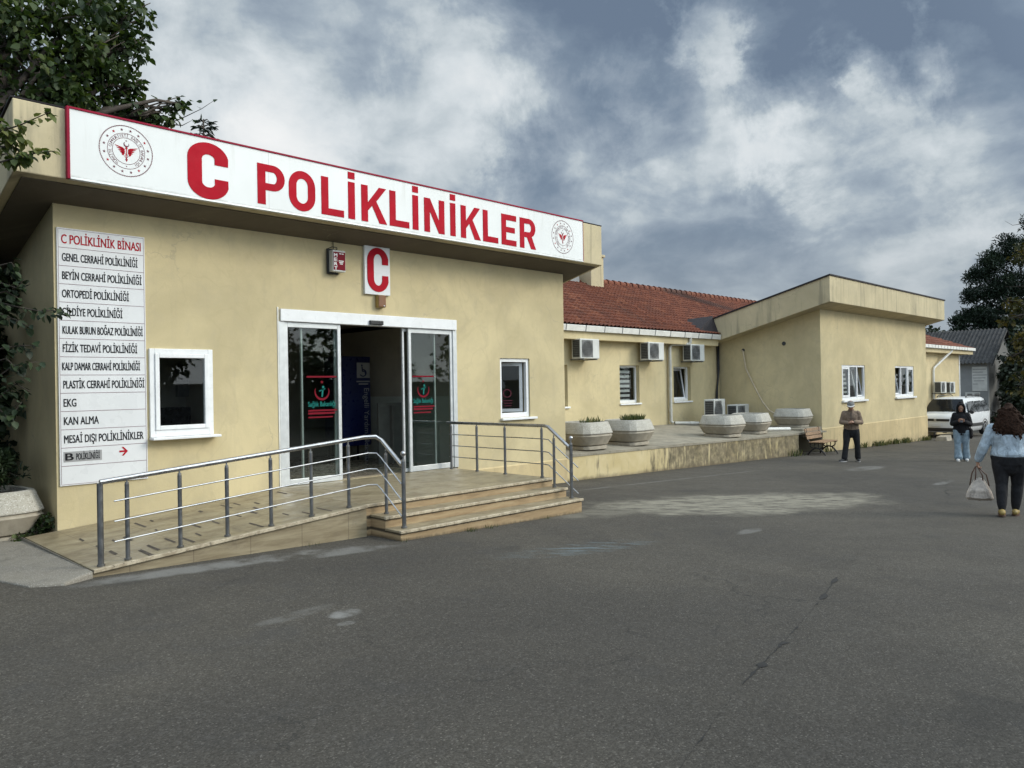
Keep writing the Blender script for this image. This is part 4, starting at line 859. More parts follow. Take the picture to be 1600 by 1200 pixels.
# ------------------------------------------------------------------ planters
def planter_geo():
    "octagonal tub: aggregate collar over a smooth bowl on a foot"
    def oct_(r, z, n=8):
        k = .36; h = r; q = r*(1-k)
        pts = [(h, -q), (h, q), (q, h), (-q, h), (-h, q), (-h, -q), (-q, -h), (q, -h)]
        out = []
        for i in range(8):                                        # rounded facets
            a = Vector(pts[i]); b_ = Vector(pts[(i+1) % 8])
            for t in (.2, .5, .8): out.append((a.x+(b_.x-a.x)*t, a.y+(b_.y-a.y)*t, z))
        return out
    col = MB().rings([oct_(.545, .345), oct_(.55, .36), oct_(.47, .585), oct_(.455, .60), oct_(.40, .60), oct_(.395, .50)])
    bowl = MB().rings([oct_(.40, .09), oct_(.44, .10), oct_(.535, .285), oct_(.545, .30), oct_(.53, .312), oct_(.52, .346)])
    foot = MB().rings([oct_(.43, 0), oct_(.43, .07), oct_(.36, .092)])
    soil = MB().rings([oct_(.40, .50), oct_(.40, .535), oct_(.2, .56)])
    return col, bowl, foot, soil
def make_planter(label, loc, rz):
    t = thing('planter', label, 'planter', loc, rz, 'concrete planters')
    c, b_, f, s = planter_geo()
    for q, nm, mt in ((c, 'collar', 'agg'), (b_, 'bowl', 'conc'), (f, 'foot', 'conc'), (s, 'soil', 'soil')): q.build(nm, M[mt], t, local=True, bevel=.006 if nm != 'soil' else 0, autosmooth=30)
    return t
pl0 = make_planter('octagonal concrete planter nearest the steps at the terrace front', (13.35, .66, tz(13.35, .66)), 0)
PL = [pl0]
for x, y, rz, lb in ((15.05, .70, .05, 'octagonal concrete planter topped with green grass beside the nearest planter'), (19.45, .66, -.04, 'concrete planter left of a close pair in front of the floor air conditioners'), (21.35, .80, .1, 'concrete planter right of a close pair, above the white loose pipe'), (24.38, .86, .03, 'concrete planter standing alone beside the end block side wall'), (2.05, .60, .12, 'concrete planter holding a dark shrub left of the directory board')):
    z = (-.07 if 24 < x < 25 else tz(x, y)) if x > 5 else G(x, y); PL.append(copy_tree(pl0, (x, y, z), rz, lb))

# ------------------------------------------------------------------ air conditioners
def ac_geo(t, w=.86, h=.56, d=.32, fan=True):
    m_ = MB(); m_.box(-w/2, w/2, -d/2, d/2, 0, h); m_.build('casing', M['ac'], t, local=True, bevel=.018, seg=3)
    fx, fz, fr = -w*.14, h*.5, h*.42
    g = MB()
    for i in range(5): r0 = fr*(.25+.19*i); n = 26; o_ = [(fx+r0*math.cos(2*math.pi*k/n), -d/2-.008, fz+r0*math.sin(2*math.pi*k/n)) for k in range(n)]; g.tube(o_+[o_[0]], .006, 5, caps=False)
    for i in range(8): a = math.pi*i/4; g.tube([(fx, -d/2-.008, fz), (fx+fr*math.cos(a), -d/2-.008, fz+fr*math.sin(a))], .004, 4)
    g.build('fan_guard', M['acgrille'], t, local=True)
    MB().lathe([(fr*.92, -.006), (fr*.92, -.004), (.02, -.003)], (fx, -d/2, fz), 26, axis='y').build('fan_opening', M['acdark'], t, local=True)
    MB().box(fx-w*.29, fx+w*.29, -d/2-.004, -d/2-.001, h*.07, h*.93).build('front_grille', M['acgrille'], t, local=True, bevel=.012)
    m_ = MB(); m_.box(-w/2-.004, -w/2-.001, -d/2+.03, d/2-.04, h*.07, h*.93)
    for i in range(9): z = h*.1+i*h*.09; m_.box(-w/2-.008, -w/2-.0045, -d/2+.035, d/2-.045, z, z+h*.018, 1)
    m_.build('side_fins', [M['acdark'], M['acgrille']], t, local=True)
def ac_wall(label, loc, rz=0):
    t = thing('air_conditioner', label, 'air conditioner', loc, rz, 'wall mounted air conditioners'); ac_geo(t)
    for x in (-.30, .30): MB().box(x-.02, x+.02, -.18, .30, -.04, -.002).build('bracket', M['acgrille'], t, local=True, bevel=.004)
    return t
acy = WY-.31
ac0 = ac_wall('wall air conditioner nearest the entrance block under the wing eaves', (17.02, acy, 2.17))
copy_tree(ac0, (20.33, acy, 2.17), 0, 'wall air conditioner above the window with the striped blind')
copy_tree(ac0, (22.78, acy, 2.17), 0, 'wall air conditioner right of the downpipe above the tilted window')
def ac_floor(label, loc, rz, w, h):
    t = thing('air_conditioner', label, 'air conditioner', loc, rz, 'air conditioners standing on the terrace'); ac_geo(t, w, h, .36)
    for x in (-.3, .3): MB().box(x-.04, x+.04, -.2, .2, -.08, -.002).build('foot', M['acdark'], t, local=True)
    return t
ac_floor('tall floor standing air conditioner in the terrace corner', (22.95, 2.9, tz(22.9, 2.9)+.08), R(8), .95, .80)
ac_floor('low floor standing air conditioner with its fan partly behind the planters', (24.25, 2.75, tz(24.2, 2.7)+.08), R(4), .98, .62)

# ------------------------------------------------------------------ bench
bx, by = 23.72, -.38
bz = G(bx, by)
be = thing('bench', 'wooden slatted bench on black iron legs at the terrace end', 'bench', (bx, by, bz), R(3))
BW = .62
mb = MB()
for i in range(4): y = -.24+i*.115; mb.box(-BW, BW, y, y+.098, .40, .43)
mb.build('seat', M['wood'], be, local=True, bevel=.006)
mb = MB()
for i in range(3):
    z = .50+i*.115; y = .235+.03*i; mb.hexa([(-BW, y, z), (BW, y, z), (BW, y+.03, z), (-BW, y+.03, z)], [(-BW, y+.022, z+.095), (BW, y+.022, z+.095), (BW, y+.052, z+.095), (-BW, y+.052, z+.095)])
mb.build('backrest', M['wood'], be, local=True, bevel=.005)
for s in (-1, 1):
    x = s*(BW-.10); m_ = MB(); r = .024
    m_.tube([(x, -.27, 0), (x, -.25, .06), (x, -.16, .16), (x, -.08, .22), (x, 0, .24), (x, .08, .22), (x, .16, .16), (x, .25, .06), (x, .27, 0)], r, 8)
    m_.tube([(x, -.20, .385), (x, -.19, .28), (x, -.10, .22)], r*.8, 8); m_.tube([(x, .20, .385), (x, .19, .28), (x, .10, .22)], r*.8, 8); m_.tube([(x, -.05, .24), (x, -.06, .32), (x, -.05, .385)], r*.6, 8); m_.tube([(x, .05, .24), (x, .06, .32), (x, .05, .385)], r*.6, 8)
    m_.box(x-.02, x+.02, -.25, .22, .375, .398); m_.tube([(x, .20, .385), (x, .255, .46), (x, .33, .84)], r*.85, 8)
    m_.build('leg', M['iron'], be, local=True, autosmooth=40)
# ------------------------------------------------------------------ foliage
def leaf_mat(name, cols, trans=.25, rough=.55):
    m = bpy.data.materials.new(name); m.use_nodes = True; t = NT(m.node_tree); b = t.n['Principled BSDF']
    at = t.add('ShaderNodeAttribute', attribute_name='leaf_tone'); c = t.ramp(at.outputs['Fac'], [(i/(len(cols)-1), k) for i, k in enumerate(cols)])
    t.put(b, 'Base Color', c); b.inputs['Roughness'].default_value = rough; b.inputs['Specular IOR Level'].default_value = .35
    tl = t.add('ShaderNodeBsdfTranslucent', {0: t.mix(1., c, (1.3, 1.4, .7), 'MULTIPLY')}); mx = t.add('ShaderNodeMixShader', {0: trans, 1: b.outputs[0], 2: tl.outputs[0]})
    t.l.new(mx.outputs[0], t.n['Material Output'].inputs[0]); return m
M['leafbig'] = leaf_mat('broad leaves', [(.016, .028, .012), (.028, .050, .017), (.046, .074, .020), (.090, .110, .028)], .32)
M['leafsprig'] = leaf_mat('sprig leaves', [(.045, .070, .018), (.07, .105, .026), (.10, .125, .03), (.14, .145, .04)], .3)
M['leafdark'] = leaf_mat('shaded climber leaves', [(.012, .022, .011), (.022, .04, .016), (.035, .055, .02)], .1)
M['pine'] = leaf_mat('pine needles', [(.010, .020, .014), (.018, .034, .020), (.030, .050, .026)], .08)
M['leafyellow'] = leaf_mat('autumn leaves', [(.025, .032, .012), (.035, .042, .014), (.075, .066, .018), (.19, .14, .03)], .25)
M['leafhedge'] = leaf_mat('hedge leaves', [(.010, .016, .010), (.020, .030, .014), (.03, .045, .02)], .1)
M['grass'] = leaf_mat('grass blades', [(.03, .045, .015), (.06, .085, .022), (.13, .13, .045), (.20, .17, .08)], .2)
M['bark'] = simple('bark', (.060, .048, .038), .9, 0, .35, 9, .7, .02, 14)
def leaves_mesh(name, pts, dirs, ups, sizes, tones, mat, parent=None, shape='broad', width=.36):
    "one foliage mesh: every leaf is a small creased blade"
    n = len(pts); pts = np.asarray(pts, float); d = np.asarray(dirs, float); u = np.asarray(ups, float); s = np.asarray(sizes, float)[:, None]
    d /= np.linalg.norm(d, axis=1)[:, None]+1e-9; sd = np.cross(d, u); sd /= np.linalg.norm(sd, axis=1)[:, None]+1e-9; up = np.cross(sd, d)
    if shape == 'broad':
        P = [(0, 0, 0), (-width, .28, .07), (-width*.86, .62, .06), (0, 1., -.12), (width*.86, .62, .06), (width, .28, .07)]; F = [(0, 3, 2, 1), (0, 5, 4, 3)]
    else:
        P = [(-.05*width, 0, 0), (.05*width, 0, 0), (.04*width, .6, .05), (0, 1., -.04), (-.04*width, .6, .05)]; F = [(0, 1, 2, 4), (4, 2, 3)]
    V = np.concatenate([(pts+s*(sd*a+d*b+up*c))[:, None, :] for a, b, c in P], 1).reshape(-1, 3); k = len(P)
    off = Vector((0, 0, 0)) if parent is None else ROOT.get(parent.name, Vector((0, 0, 0))); V = V-np.array(off)
    me = bpy.data.meshes.new(name); me.vertices.add(n*k); me.vertices.foreach_set('co', V.ravel())
    lens = [len(f) for f in F]; idx = np.concatenate([(np.arange(n)*k)[:, None]+np.array(f)[None, :] for f in F], 1).ravel()
    me.loops.add(len(idx)); me.loops.foreach_set('vertex_index', idx); nf = n*len(F); me.polygons.add(nf)
    tot = np.tile(lens, n); me.polygons.foreach_set('loop_start', np.concatenate([[0], np.cumsum(tot)[:-1]])); me.polygons.foreach_set('loop_total', tot)
    a = me.attributes.new('leaf_tone', 'FLOAT', 'POINT'); a.data.foreach_set('value', np.repeat(np.asarray(tones, float), k))
    me.materials.append(mat); me.update(calc_edges=True); me.validate()
    o = bpy.data.objects.new(name, me); COL.objects.link(o)
    if parent is not None: o.parent = parent; ROOT[o.name] = off
    return o
def crown_points(clumps, rng, leaf, droop=.5, clump_sub=9, flat=.8):
    "clumps: (centre, radius, count); leaves gather on sub-clumps, so the outline is uneven and has gaps"
    P, Dr, U, S, T = [], [], [], [], []
    for c, r, n in clumps:
        c = np.array(c, float); k = max(3, int(clump_sub)); sc = rng.normal(size=(k, 3)); sc /= np.linalg.norm(sc, axis=1)[:, None]; sc = c+sc*r*rng.uniform(.35, 1.0, (k, 1))*np.array([1, 1, flat]); st = rng.uniform(0, 1, k)
        w = rng.integers(0, k, n); q = rng.normal(size=(n, 3)); q /= np.linalg.norm(q, axis=1)[:, None]; rad = r*.42*rng.uniform(.15, 1, (n, 1))**.6
        p = sc[w]+q*rad*np.array([1, 1, .8]); d = q*.7+rng.normal(size=(n, 3))*.5; d[:, 2] -= droop; u = rng.normal(size=(n, 3))*.5; u[:, 2] += 1
        P.append(p); Dr.append(d); U.append(u); S.append(leaf*rng.uniform(.6, 1.25, n)); T.append(np.clip(st[w]*.55+rng.uniform(0, .45, n), 0, 1))
    return [np.concatenate(x) for x in (P, Dr, U, S, T)]
def limb(mb, a, b, r0, r1, seed, n=7, wob=.06):
    rr = random.Random(seed); a = Vector(a); b = Vector(b); L = (b-a).length; pts = []
    for i in range(n+1):
        t = i/n; p = a.lerp(b, t); p.z += math.sin(t*math.pi)*L*.05
        if 0 < i < n: p += Vector((rr.uniform(-1, 1), rr.uniform(-1, 1), rr.uniform(-1, 1)))*L*wob*.5
        pts.append(p)
    mb.tube(pts, [r0+(r1-r0)*i/n for i in range(n+1)], 8); return pts
def tree(name, label, base, top, r0, clumps, leaf, mat, seed, cat='tree', group=None, droop=.5, sub=9, shape='broad', width=.36, flat=.8, bare=()):
    rng = np.random.default_rng(seed); t = thing(name, label, cat, base, 0, group); mb = MB(); rr = random.Random(seed)
    limb(mb, (base[0], base[1], base[2]-.3), top, r0, r0*.55, seed, 8, .03); top = Vector(top)
    for i, (c, r, n) in enumerate(clumps):
        c = Vector(c); st = Vector(base).lerp(top, rr.uniform(.65, 1.)); limb(mb, st, c, r0*.38, r0*.08, seed+i, 6, .08)
        for k in range(4): limb(mb, st.lerp(c, rr.uniform(.6, 1)), c+Vector((rr.uniform(-1, 1), rr.uniform(-1, 1), rr.uniform(-.6, .8)))*r*.9, r0*.1, r0*.03, seed*7+i*5+k, 4, .1)
    for i, pts in enumerate(bare): mb.tube(pts, [.012-.009*k/(len(pts)-1) for k in range(len(pts))], 6)
    mb.build('trunk', M['bark'], t, smooth=True)
    P = crown_points(clumps, rng, leaf, droop, sub, flat); leaves_mesh('crown', *P, mat, t, shape, width); return t
def cl(u, v, d, r, n): return (tuple(atd(u, v, d)), r, n)
# broad-leaved tree leaning over the entrance block from the left
b0 = Vector((.35, 1.2, 0)); b0.z = G(b0.x, b0.y)
LTS = [cl(30, 30, 11, .85, 700), cl(110, 30, 11.4, .8, 620), cl(165, 25, 12, .55, 330), cl(205, 22, 12.2, .32, 110), cl(70, 105, 11, .75, 620), cl(140, 95, 11.6, .6, 430), cl(190, 75, 12, .4, 170), cl(212, 62, 12.2, .25, 45), cl(185, 125, 12, .36, 150), cl(212, 138, 12.2, .22, 55),
      cl(20, 150, 11, .7, 480), cl(100, 165, 11.4, .6, 470), cl(160, 172, 12, .5, 330), cl(205, 178, 12.2, .36, 160), cl(232, 190, 12.3, .25, 70), cl(268, 172, 12.4, .17, 30), cl(285, 163, 12.4, .13, 20), cl(255, 182, 12.3, .2, 45), cl(-90, 60, 11, 1., 700), cl(-90, 180, 10.6, .9, 500), cl(-60, -60, 11.3, 1., 600), cl(60, -70, 11.8, 1., 650), cl(150, -50, 12.2, .7, 300), cl(-200, 0, 11, 1.2, 600), cl(-30, -170, 12, 1.1, 500), cl(90, -160, 12.5, .8, 300)]
LT = [(c, r, int(n*1.25)) for c, r, n in LTS]
twig = [tuple(atd(u, v, 12.3)) for u, v in ((230, 205), (262, 194), (290, 182), (315, 170), (336, 156))]
lt = tree('broadleaf_tree', 'large leafy tree rising behind the left end of the long sign', tuple(b0), tuple(atd(10, 120, 11)), .20, LT, .115, M['leafbig'], 5, bare=[twig, [tuple(atd(u, v, 12.3)) for u, v in ((262, 194), (285, 196), (300, 188))]], sub=16)
rng = np.random.default_rng(8)
tp = [atd(u, v, 12.3) for u, v in ((338, 155), (310, 168), (316, 160), (300, 186), (250, 168), (262, 158), (290, 151), (297, 158))]
leaves_mesh('twig_leaves', [tuple(p) for p in tp], rng.normal(size=(8, 3))-np.array([0, 0, .6]), rng.normal(size=(8, 3))+np.array([0, 0, 1]), [.10]*8, rng.uniform(0, .6, 8), M['leafbig'], lt)
# sprigs in front of the fascia corner and the dark climber on the side wall
def sprig(name, label, pieces, mat, seed, dep, leaf, per, spread=.05):
    rng = np.random.default_rng(seed); rr = random.Random(seed); t = thing(name, label, 'branch', tuple(atd(*pieces[0][0], dep))); mb = MB(); P, Dr, U = [], [], []
    for pts in pieces:
        q = [atd(u, v, dep+rr.uniform(-.05, .05)) for u, v in pts]; mb.tube(q, [.012-.008*i/(len(q)-1) for i in range(len(q))], 6)
        for i in range(per*(len(q)-1)):
            f = rr.uniform(.15, 1)*(len(q)-1); k = min(int(f), len(q)-2); p = q[k].lerp(q[k+1], f-k); a = (q[k+1]-q[k]).normalized()
            P.append(tuple(p+Vector((rr.uniform(-1, 1), rr.uniform(-1, 1), rr.uniform(-1, 1)))*spread)); Dr.append(tuple(a*.5+Vector((rr.uniform(-.7, .7), rr.uniform(-.7, .7), rr.uniform(-1.1, .1))))); U.append((rr.uniform(-.6, .6), rr.uniform(-.8, .2), 1))
    mb.build('twig', M['bark'], t, smooth=True); n = len(P); leaves_mesh('leaves', P, Dr, U, leaf*rng.uniform(.6, 1.2, n), rng.uniform(0, 1, n), mat, t); return t
sprig('leafy_branch', 'bright green leafy branch hanging before the left fascia corner', [[(-40, 215), (0, 205), (30, 196), (55, 185), (80, 174)], [(-40, 240), (-5, 228), (25, 232), (40, 250)], [(-30, 262), (5, 252), (35, 244), (62, 238), (86, 236)], [(-20, 235), (8, 222), (26, 214), (36, 222)], [(-30, 200), (-5, 190), (8, 205), (14, 230)], [(-30, 250), (10, 240), (24, 256)]], M['leafsprig'], 4, 7.7, .098, 9, .045)
sprig('leafy_branch', 'dark shaded leafy branch reaching over the edge of the directory board', [[(-60, 500), (-10, 470), (20, 478), (60, 486), (84, 485), (100, 488)], [(-40, 440), (0, 415), (18, 410), (28, 425)], [(-50, 520), (0, 490), (25, 500), (48, 512)], [(-50, 560), (0, 545), (30, 540), (62, 540)], [(-50, 600), (-5, 590), (20, 572), (58, 565)], [(-40, 640), (0, 620), (25, 600), (48, 612)], [(-40, 470), (10, 455), (35, 470)], [(-50, 580), (10, 560), (40, 590)], [(-50, 430), (-5, 440), (25, 450), (38, 438)], [(-40, 660), (0, 640), (14, 655), (34, 628)]], M['leafdark'], 6, 8.3, .095, 7, .05)
mb_l = [((2.35, 2.0, .5), .45, 420), ((2.2, 1.5, 1.3), .40, 330), ((2.35, 2.2, 2.1), .35, 300), ((2.1, 2.6, 1.4), .6, 520), ((2.2, 2.8, 2.6), .5, 400), ((2.0, 3.2, .6), .7, 520), ((1.7, 1.9, 2.2), .5, 380), ((1.5, 2.2, .9), .7, 520), ((1.2, 2.0, 2.9), .7, 420), ((1.0, 1.2, 2.0), .7, 420), ((.6, 1.0, .9), .8, 460), ((.5, 2.0, 1.6), .9, 520), ((.2, .2, 2.2), .8, 420), ((-.4, .4, 1.2), .9, 460), ((-.6, -.4, 2.6), .8, 360), ((.4, 1.6, 3.4), .8, 420), ((-.2, .2, 3.4), .8, 360), ((1.2, -1.2, .7), .6, 420), ((.9, -1.6, 1.6), .6, 420), ((.8, -1.0, 2.5), .7, 420), ((.5, -2.2, 1.0), .7, 420), ((.3, -2.4, 2.2), .7, 420), ((.6, -1.4, 3.4), .7, 380), ((.3, -2.4, 4.2), .9, 420), ((.6, -.8, 4.6), .9, 420), ((1.5, .2, 2.6), .5, 380), ((1.4, .4, 3.4), .5, 300), ((1.5, .0, 1.7), .45, 300), ((2.25, 1.2, 2.6), .3, 220), ((2.4, 1.7, 3.), .3, 220), ((2.45, 2.6, .9), .5, 300), ((2.5, 2.7, 2.0), .4, 260), ((2.5, 2.6, 2.9), .35, 200)]
tree('evergreen_shrub', 'dense dark evergreen shrub filling the gap left of the entrance block', (0.9, 2.3, G(.9, 2.3)), (.9, 2.2, 2.2), .07, mb_l, .14, M['leafdark'], 21, 'shrub', sub=14)
# shrub in the left planter, weeds beside it
zp = G(2.05, .6)+.55
tree('planter_shrub', 'dark spiky shrub growing in the left planter', (2.05, .6, zp), (2.05, .62, zp+.3), .03, [((2.0, .6, zp+.25), .34, 620), ((2.25, .52, zp+.26), .26, 420), ((1.8, .45, zp+.22), .26, 300), ((2.2, .8, zp+.34), .22, 260)], .085, M['leafdark'], 9, 'shrub', droop=-.5, width=.16, sub=10)
wx, wy = 2.50, .20; wz = G(wx, wy)
tree('weed', 'leafy green weed growing between the left planter and the wall', (wx, wy, wz), (wx, wy, wz+.12), .008, [((wx, wy, wz+.13), .16, 150), ((wx-.12, wy+.1, wz+.10), .12, 80), ((wx+.1, wy-.05, wz+.26), .09, 50), ((wx-.22, wy-.12, wz+.05), .10, 50)], .055, M['leafbig'], 13, 'weed', droop=.0)
# conifer tip showing above the sign
def conifer(name, label, base, h, r, seed, n, low=.05):
    rng = np.random.default_rng(seed); rr = random.Random(seed); t = thing(name, label, 'tree', base); mb = MB(); b_ = Vector(base); mb.tube([b_, b_+Vector((0, 0, h*.5)), b_+Vector((0, 0, h))], [.16, .1, .015], 8); P, Dr, U, S = [], [], [], []
    for i in range(n):
        f = low+(1-low)*(i/n)**.85; z = h*f; L = r*(1-f)**.75+.12; a = i*2.4+rr.uniform(-.4, .4); e = b_+Vector((math.cos(a)*L, math.sin(a)*L, z-L*.12)); s = b_+Vector((0, 0, z)); mb.tube([s, s.lerp(e, .5)+Vector((0, 0, .06)), e], [.02, .012, .004], 5)
        for k in range(int(34*L)+8):
            q = s.lerp(e, rr.uniform(.2, 1.02)); P.append(tuple(q+Vector((rr.uniform(-1, 1), rr.uniform(-1, 1), rr.uniform(-.4, .4)))*.06)); d = (e-s).normalized(); Dr.append((d.x+rr.uniform(-.9, .9), d.y+rr.uniform(-.9, .9), d.z+rr.uniform(-.5, .3))); U.append((rr.uniform(-.5, .5), rr.uniform(-.5, .5), 1)); S.append(rr.uniform(.10, .2))
    mb.build('trunk', M['bark'], t, smooth=True); leaves_mesh('crown', P, Dr, U, S, rng.uniform(0, 1, len(P)), M['pine'], t, 'broad', .12); return t
tp_ = atd(318, 186, 17.5); conifer('conifer', 'dark conifer whose tip shows just above the long sign', (tp_.x, tp_.y, G(tp_.x, tp_.y)), tp_.z-G(tp_.x, tp_.y), 1.7, 3, 90, .45)
# dark pine behind the grey shed, with the autumn tree and hedge at the right edge
def far_pine(D):
    C_ = []
    for u, v, r, n in ((1585, 395, 1.6, 900), (1552, 412, 1.2, 620), (1530, 432, .95, 460), (1560, 450, 1.5, 820), (1522, 462, .85, 420), (1600, 450, 2., 900), (1515, 492, .9, 420), (1545, 495, 1.4, 760), (1500, 505, .6, 260), (1580, 500, 1.8, 900), (1498, 520, .6, 240), (1530, 520, 1.1, 420), (1640, 380, 2.2, 900), (1650, 470, 2.4, 900), (1625, 345, 1.4, 500), (1700, 420, 2.4, 700), (1575, 545, 1.6, 500), (1620, 545, 2., 600)): C_.append(cl(u, v, D, r, n))
    return C_
pb = atd(1610, 600, 62); pb.z = G(70, pb.y)-.2
tree('pine_tree', 'dark spreading pine behind the corrugated shed at the right edge', tuple(pb), tuple(atd(1610, 440, 62)), .4, [(c, r*1.02, int(n*2.6)) for c, r, n in far_pine(60)], .30, M['pine'], 14, droop=-.4, sub=20, width=.13, flat=.75)
yb = atd(1690, 690, 24); yb.z = G(yb.x, yb.y)
YT = [cl(u, v, d, r, n) for u, v, d, r, n in ((1592, 402, 24, .30, 60), (1615, 390, 24, .5, 140), (1580, 470, 24, .28, 70), (1598, 480, 24.5, .35, 110), (1572, 500, 24, .22, 45), (1596, 530, 24, .35, 130), (1578, 560, 25, .16, 24), (1606, 590, 24.5, .4, 90), (1592, 612, 24.5, .22, 40), (1650, 440, 24, .8, 320), (1660, 540, 24, .9, 380), (1700, 360, 24, 1., 300), (1655, 620, 24, .7, 260), (1720, 480, 24, 1., 300), (1598, 560, 25, .25, 40))]
tree('autumn_tree', 'yellowing broadleaf tree whose branches enter at the right edge', tuple(yb), tuple(atd(1690, 420, 24)), .18, YT, .15, M['leafyellow'], 17, bare=[[tuple(atd(u, v, 22)) for u, v in ((1640, 342), (1600, 349), (1582, 352), (1570, 345))], [tuple(atd(u, v, 24)) for u, v in ((1640, 440), (1600, 447), (1570, 448))]], droop=.6, sub=9)
HD = [cl(u, v, d, r, n) for u, v, d, r, n in ((1588, 560, 46, 1.0, 700), (1598, 530, 47, 1.0, 600), (1600, 600, 44, 1.3, 900), (1612, 640, 44, 1.3, 620), (1590, 665, 46, 1.0, 420), (1640, 620, 42, 1.6, 700), (1650, 660, 42, 1.5, 600), (1590, 575, 47, 1.1, 460), (1700, 620, 40, 1.9, 700), (1640, 570, 44, 1.6, 600), (1700, 560, 42, 1.8, 500), (1580, 625, 48, .9, 500), (1576, 590, 49, .7, 400), (1579, 655, 47, .8, 420))]
hb = atd(1640, 690, 44); hb.z = G(hb.x, hb.y)
tree('hedge', 'dark overgrown hedge in shade at the right edge behind the woman', tuple(hb), tuple(atd(1640, 640, 44)), .15, HD, .26, M['leafhedge'], 19, 'hedge', sub=12)
fb = atd(1462, 525, 95); fb.z = G(70, 40)-.3
tree('distant_tree', 'distant grey green treetop just above the far wing roof', tuple(fb), tuple(atd(1462, 528, 95)), .3, [cl(1455, 524, 95, 1.5, 300), cl(1470, 527, 95, 1.4, 260), cl(1440, 528, 95, 2., 260)], .5, M['leafhedge'], 23)

# grass and weeds
def blades(name, spots, seed, hmin, hmax, mat, tone=(0, 1)):
    rr = random.Random(seed); P, Dr, U, S, T = [], [], [], [], []
    for x, y, z, r, n in spots:
        for k in range(n):
            a = rr.uniform(0, 2*math.pi); q = r*math.sqrt(rr.random()); P.append((x+q*math.cos(a), y+q*math.sin(a)*.6, z)); Dr.append((rr.uniform(-.5, .5), rr.uniform(-.5, .5), 1)); U.append((rr.uniform(-1, 1), rr.uniform(-1, 1), .2)); S.append(rr.uniform(hmin, hmax)); T.append(rr.uniform(*tone))
    o = leaves_mesh(name, P, Dr, U, S, T, mat, None, 'blade', 1.1); return tag(o, kind='stuff')
z2 = tz(15.05, .7)+.53; z1_ = tz(13.35, .66)+.53
tag(blades('grass', [(15.05, .55, z2, .34, 520)], 31, .06, .24, M['grass'], (0, .7)), 'tuft of green grass growing in the second planter')
tag(blades('grass', [(13.55, .62, z1_, .34, 130), (13.2, .4, z1_, .1, 16)], 32, .05, .22, M['grass'], (.1, .9)), 'sparse dry grass in the planter nearest the steps')
rr = random.Random(12); sp = []
for i in range(46):
    x = rr.uniform(27.6, 35.8); sp.append((x, EY-.06-rr.random()*.1, G(x, EY), .12, rr.choice((4, 8, 16, 30))))
for x, y, r, n in ((30.1, .08, .3, 70), (32.6, .05, .25, 60), (25.2, .05, .3, 40), (22.6, -.02, .4, 60)): sp.append((x, y, G(x, y), r, n))
tag(blades('weeds', sp, 33, .06, .26, M['grass'], (.0, .9)), 'weeds along the foot of the end block wall')
sp = [(6.55, -3.06, G(6.55, -3.06), .10, 46), (6.9, -3.05, G(6.9, -3.05), .12, 30), (5.5, -3.05, G(5.5, -3.05), .06, 12), (8.0, -3.04, G(8., -3.04), .12, 16), (4.6, -2.5, G(4.6, -2.5), .1, 10), (12.6, .0, G(12.6, 0), .1, 12), (12.9, .02, G(12.9, 0), .12, 12)]
tag(blades('weeds', sp, 34, .02, .06, M['grass'], (0, .6)), 'tiny weeds along the foot of the bottom step')
M['carglass2'] = simple('dark pane', (.02, .022, .025), .1)
# trees and a wall across the yard, which the glass mirrors and which shade the near asphalt
for i, (x, y, s, lb) in enumerate(((7.2, -18.0, 1.1, 'leafy tree well behind the photographer on the right of the yard'), (23.5, -26, 1.1, 'broad tree across the yard, mirrored in the left door glass'), (31, -20, 1.3, 'tall tree across the yard at the middle of the wall'), (44, -19, 1.35, 'tall tree across the yard facing the end block'), (58, -22, 1.3, 'tree across the yard beyond the end block'), (6, -30, 1.1, 'leafy tree across the yard behind the photographer'))):
    z = G(x, y); rr = random.Random(40+i); C_ = [((x+rr.uniform(-2.6, 2.6)*s, y+rr.uniform(-2.2, 2.2)*s, z+rr.uniform(2.4, 6.6)*s), rr.uniform(1.2, 1.9)*s, 300) for k in range(13)]
    tree('yard_tree', lb, (x, y, z), (x, y, z+4*s), .2, C_, .36, M['leafbig'], 50+i, group='trees across the yard', sub=12)
yw = thing('yard_wall', 'grey boundary wall across the yard opposite the clinic', 'wall', (22, -27, G(22, -27)))
mb = MB(); mb.box(-6, 50, -27.3, -27, -3., 1.7); mb.build('wall_face', M['panelgrey'], yw); MB().box(-6.1, 50.1, -27.36, -26.94, 1.7, 1.8).build('coping', M['conc'], yw)

# ------------------------------------------------------------------ far wing, grey shed
FWY = 1.6
fx1 = px(1500, FWY, 620)
fw_ = thing('far_wing', 'distant cream wing with a red roof beyond the end block', 'building', (40, FWY, -1.3))
MB().box(36.3, fx1, FWY, FWY+9, -3, 2.75).build('wall', M['wall_far'], fw_)
gz = aty(1500, 546, FWY-.45).z; gx1 = aty(1523, 550, FWY-.45).x
mb = MB(); mb.box(36.2, gx1, FWY-.5, FWY-.38, gz-.02, gz+.13)
for i in range(20): mb.box(36.4+i*.5, 36.43+i*.5, FWY-.506, FWY-.5, gz-.02, gz+.13, 1)
mb.build('gutter', [M['gutter'], M['acgrille']], fw_)
MB().box(36.2, gx1-.05, FWY-.38, FWY+.3, gz-.22, gz-.03).build('eaves_board', M['wall_far'], fw_)
tile_roof('roof', fw_, 36.2, gx1, FWY-.42, gz+.10, FWY+4.2, gz+2.0, hipR=4.5, pitch=.3, course=.45)
xq = px(1459, FWY-.08, 620)
mb = MB(); mb.tube([(xq+1.9, FWY-.42, gz), (xq+1.9, FWY-.4, gz-.12), (xq+.1, FWY-.1, gz-.95), (xq, FWY-.08, gz-1.1), (xq, FWY-.08, -1.6)], .055, 10); mb.build('downpipe', M['gutter'], fw_, autosmooth=40)
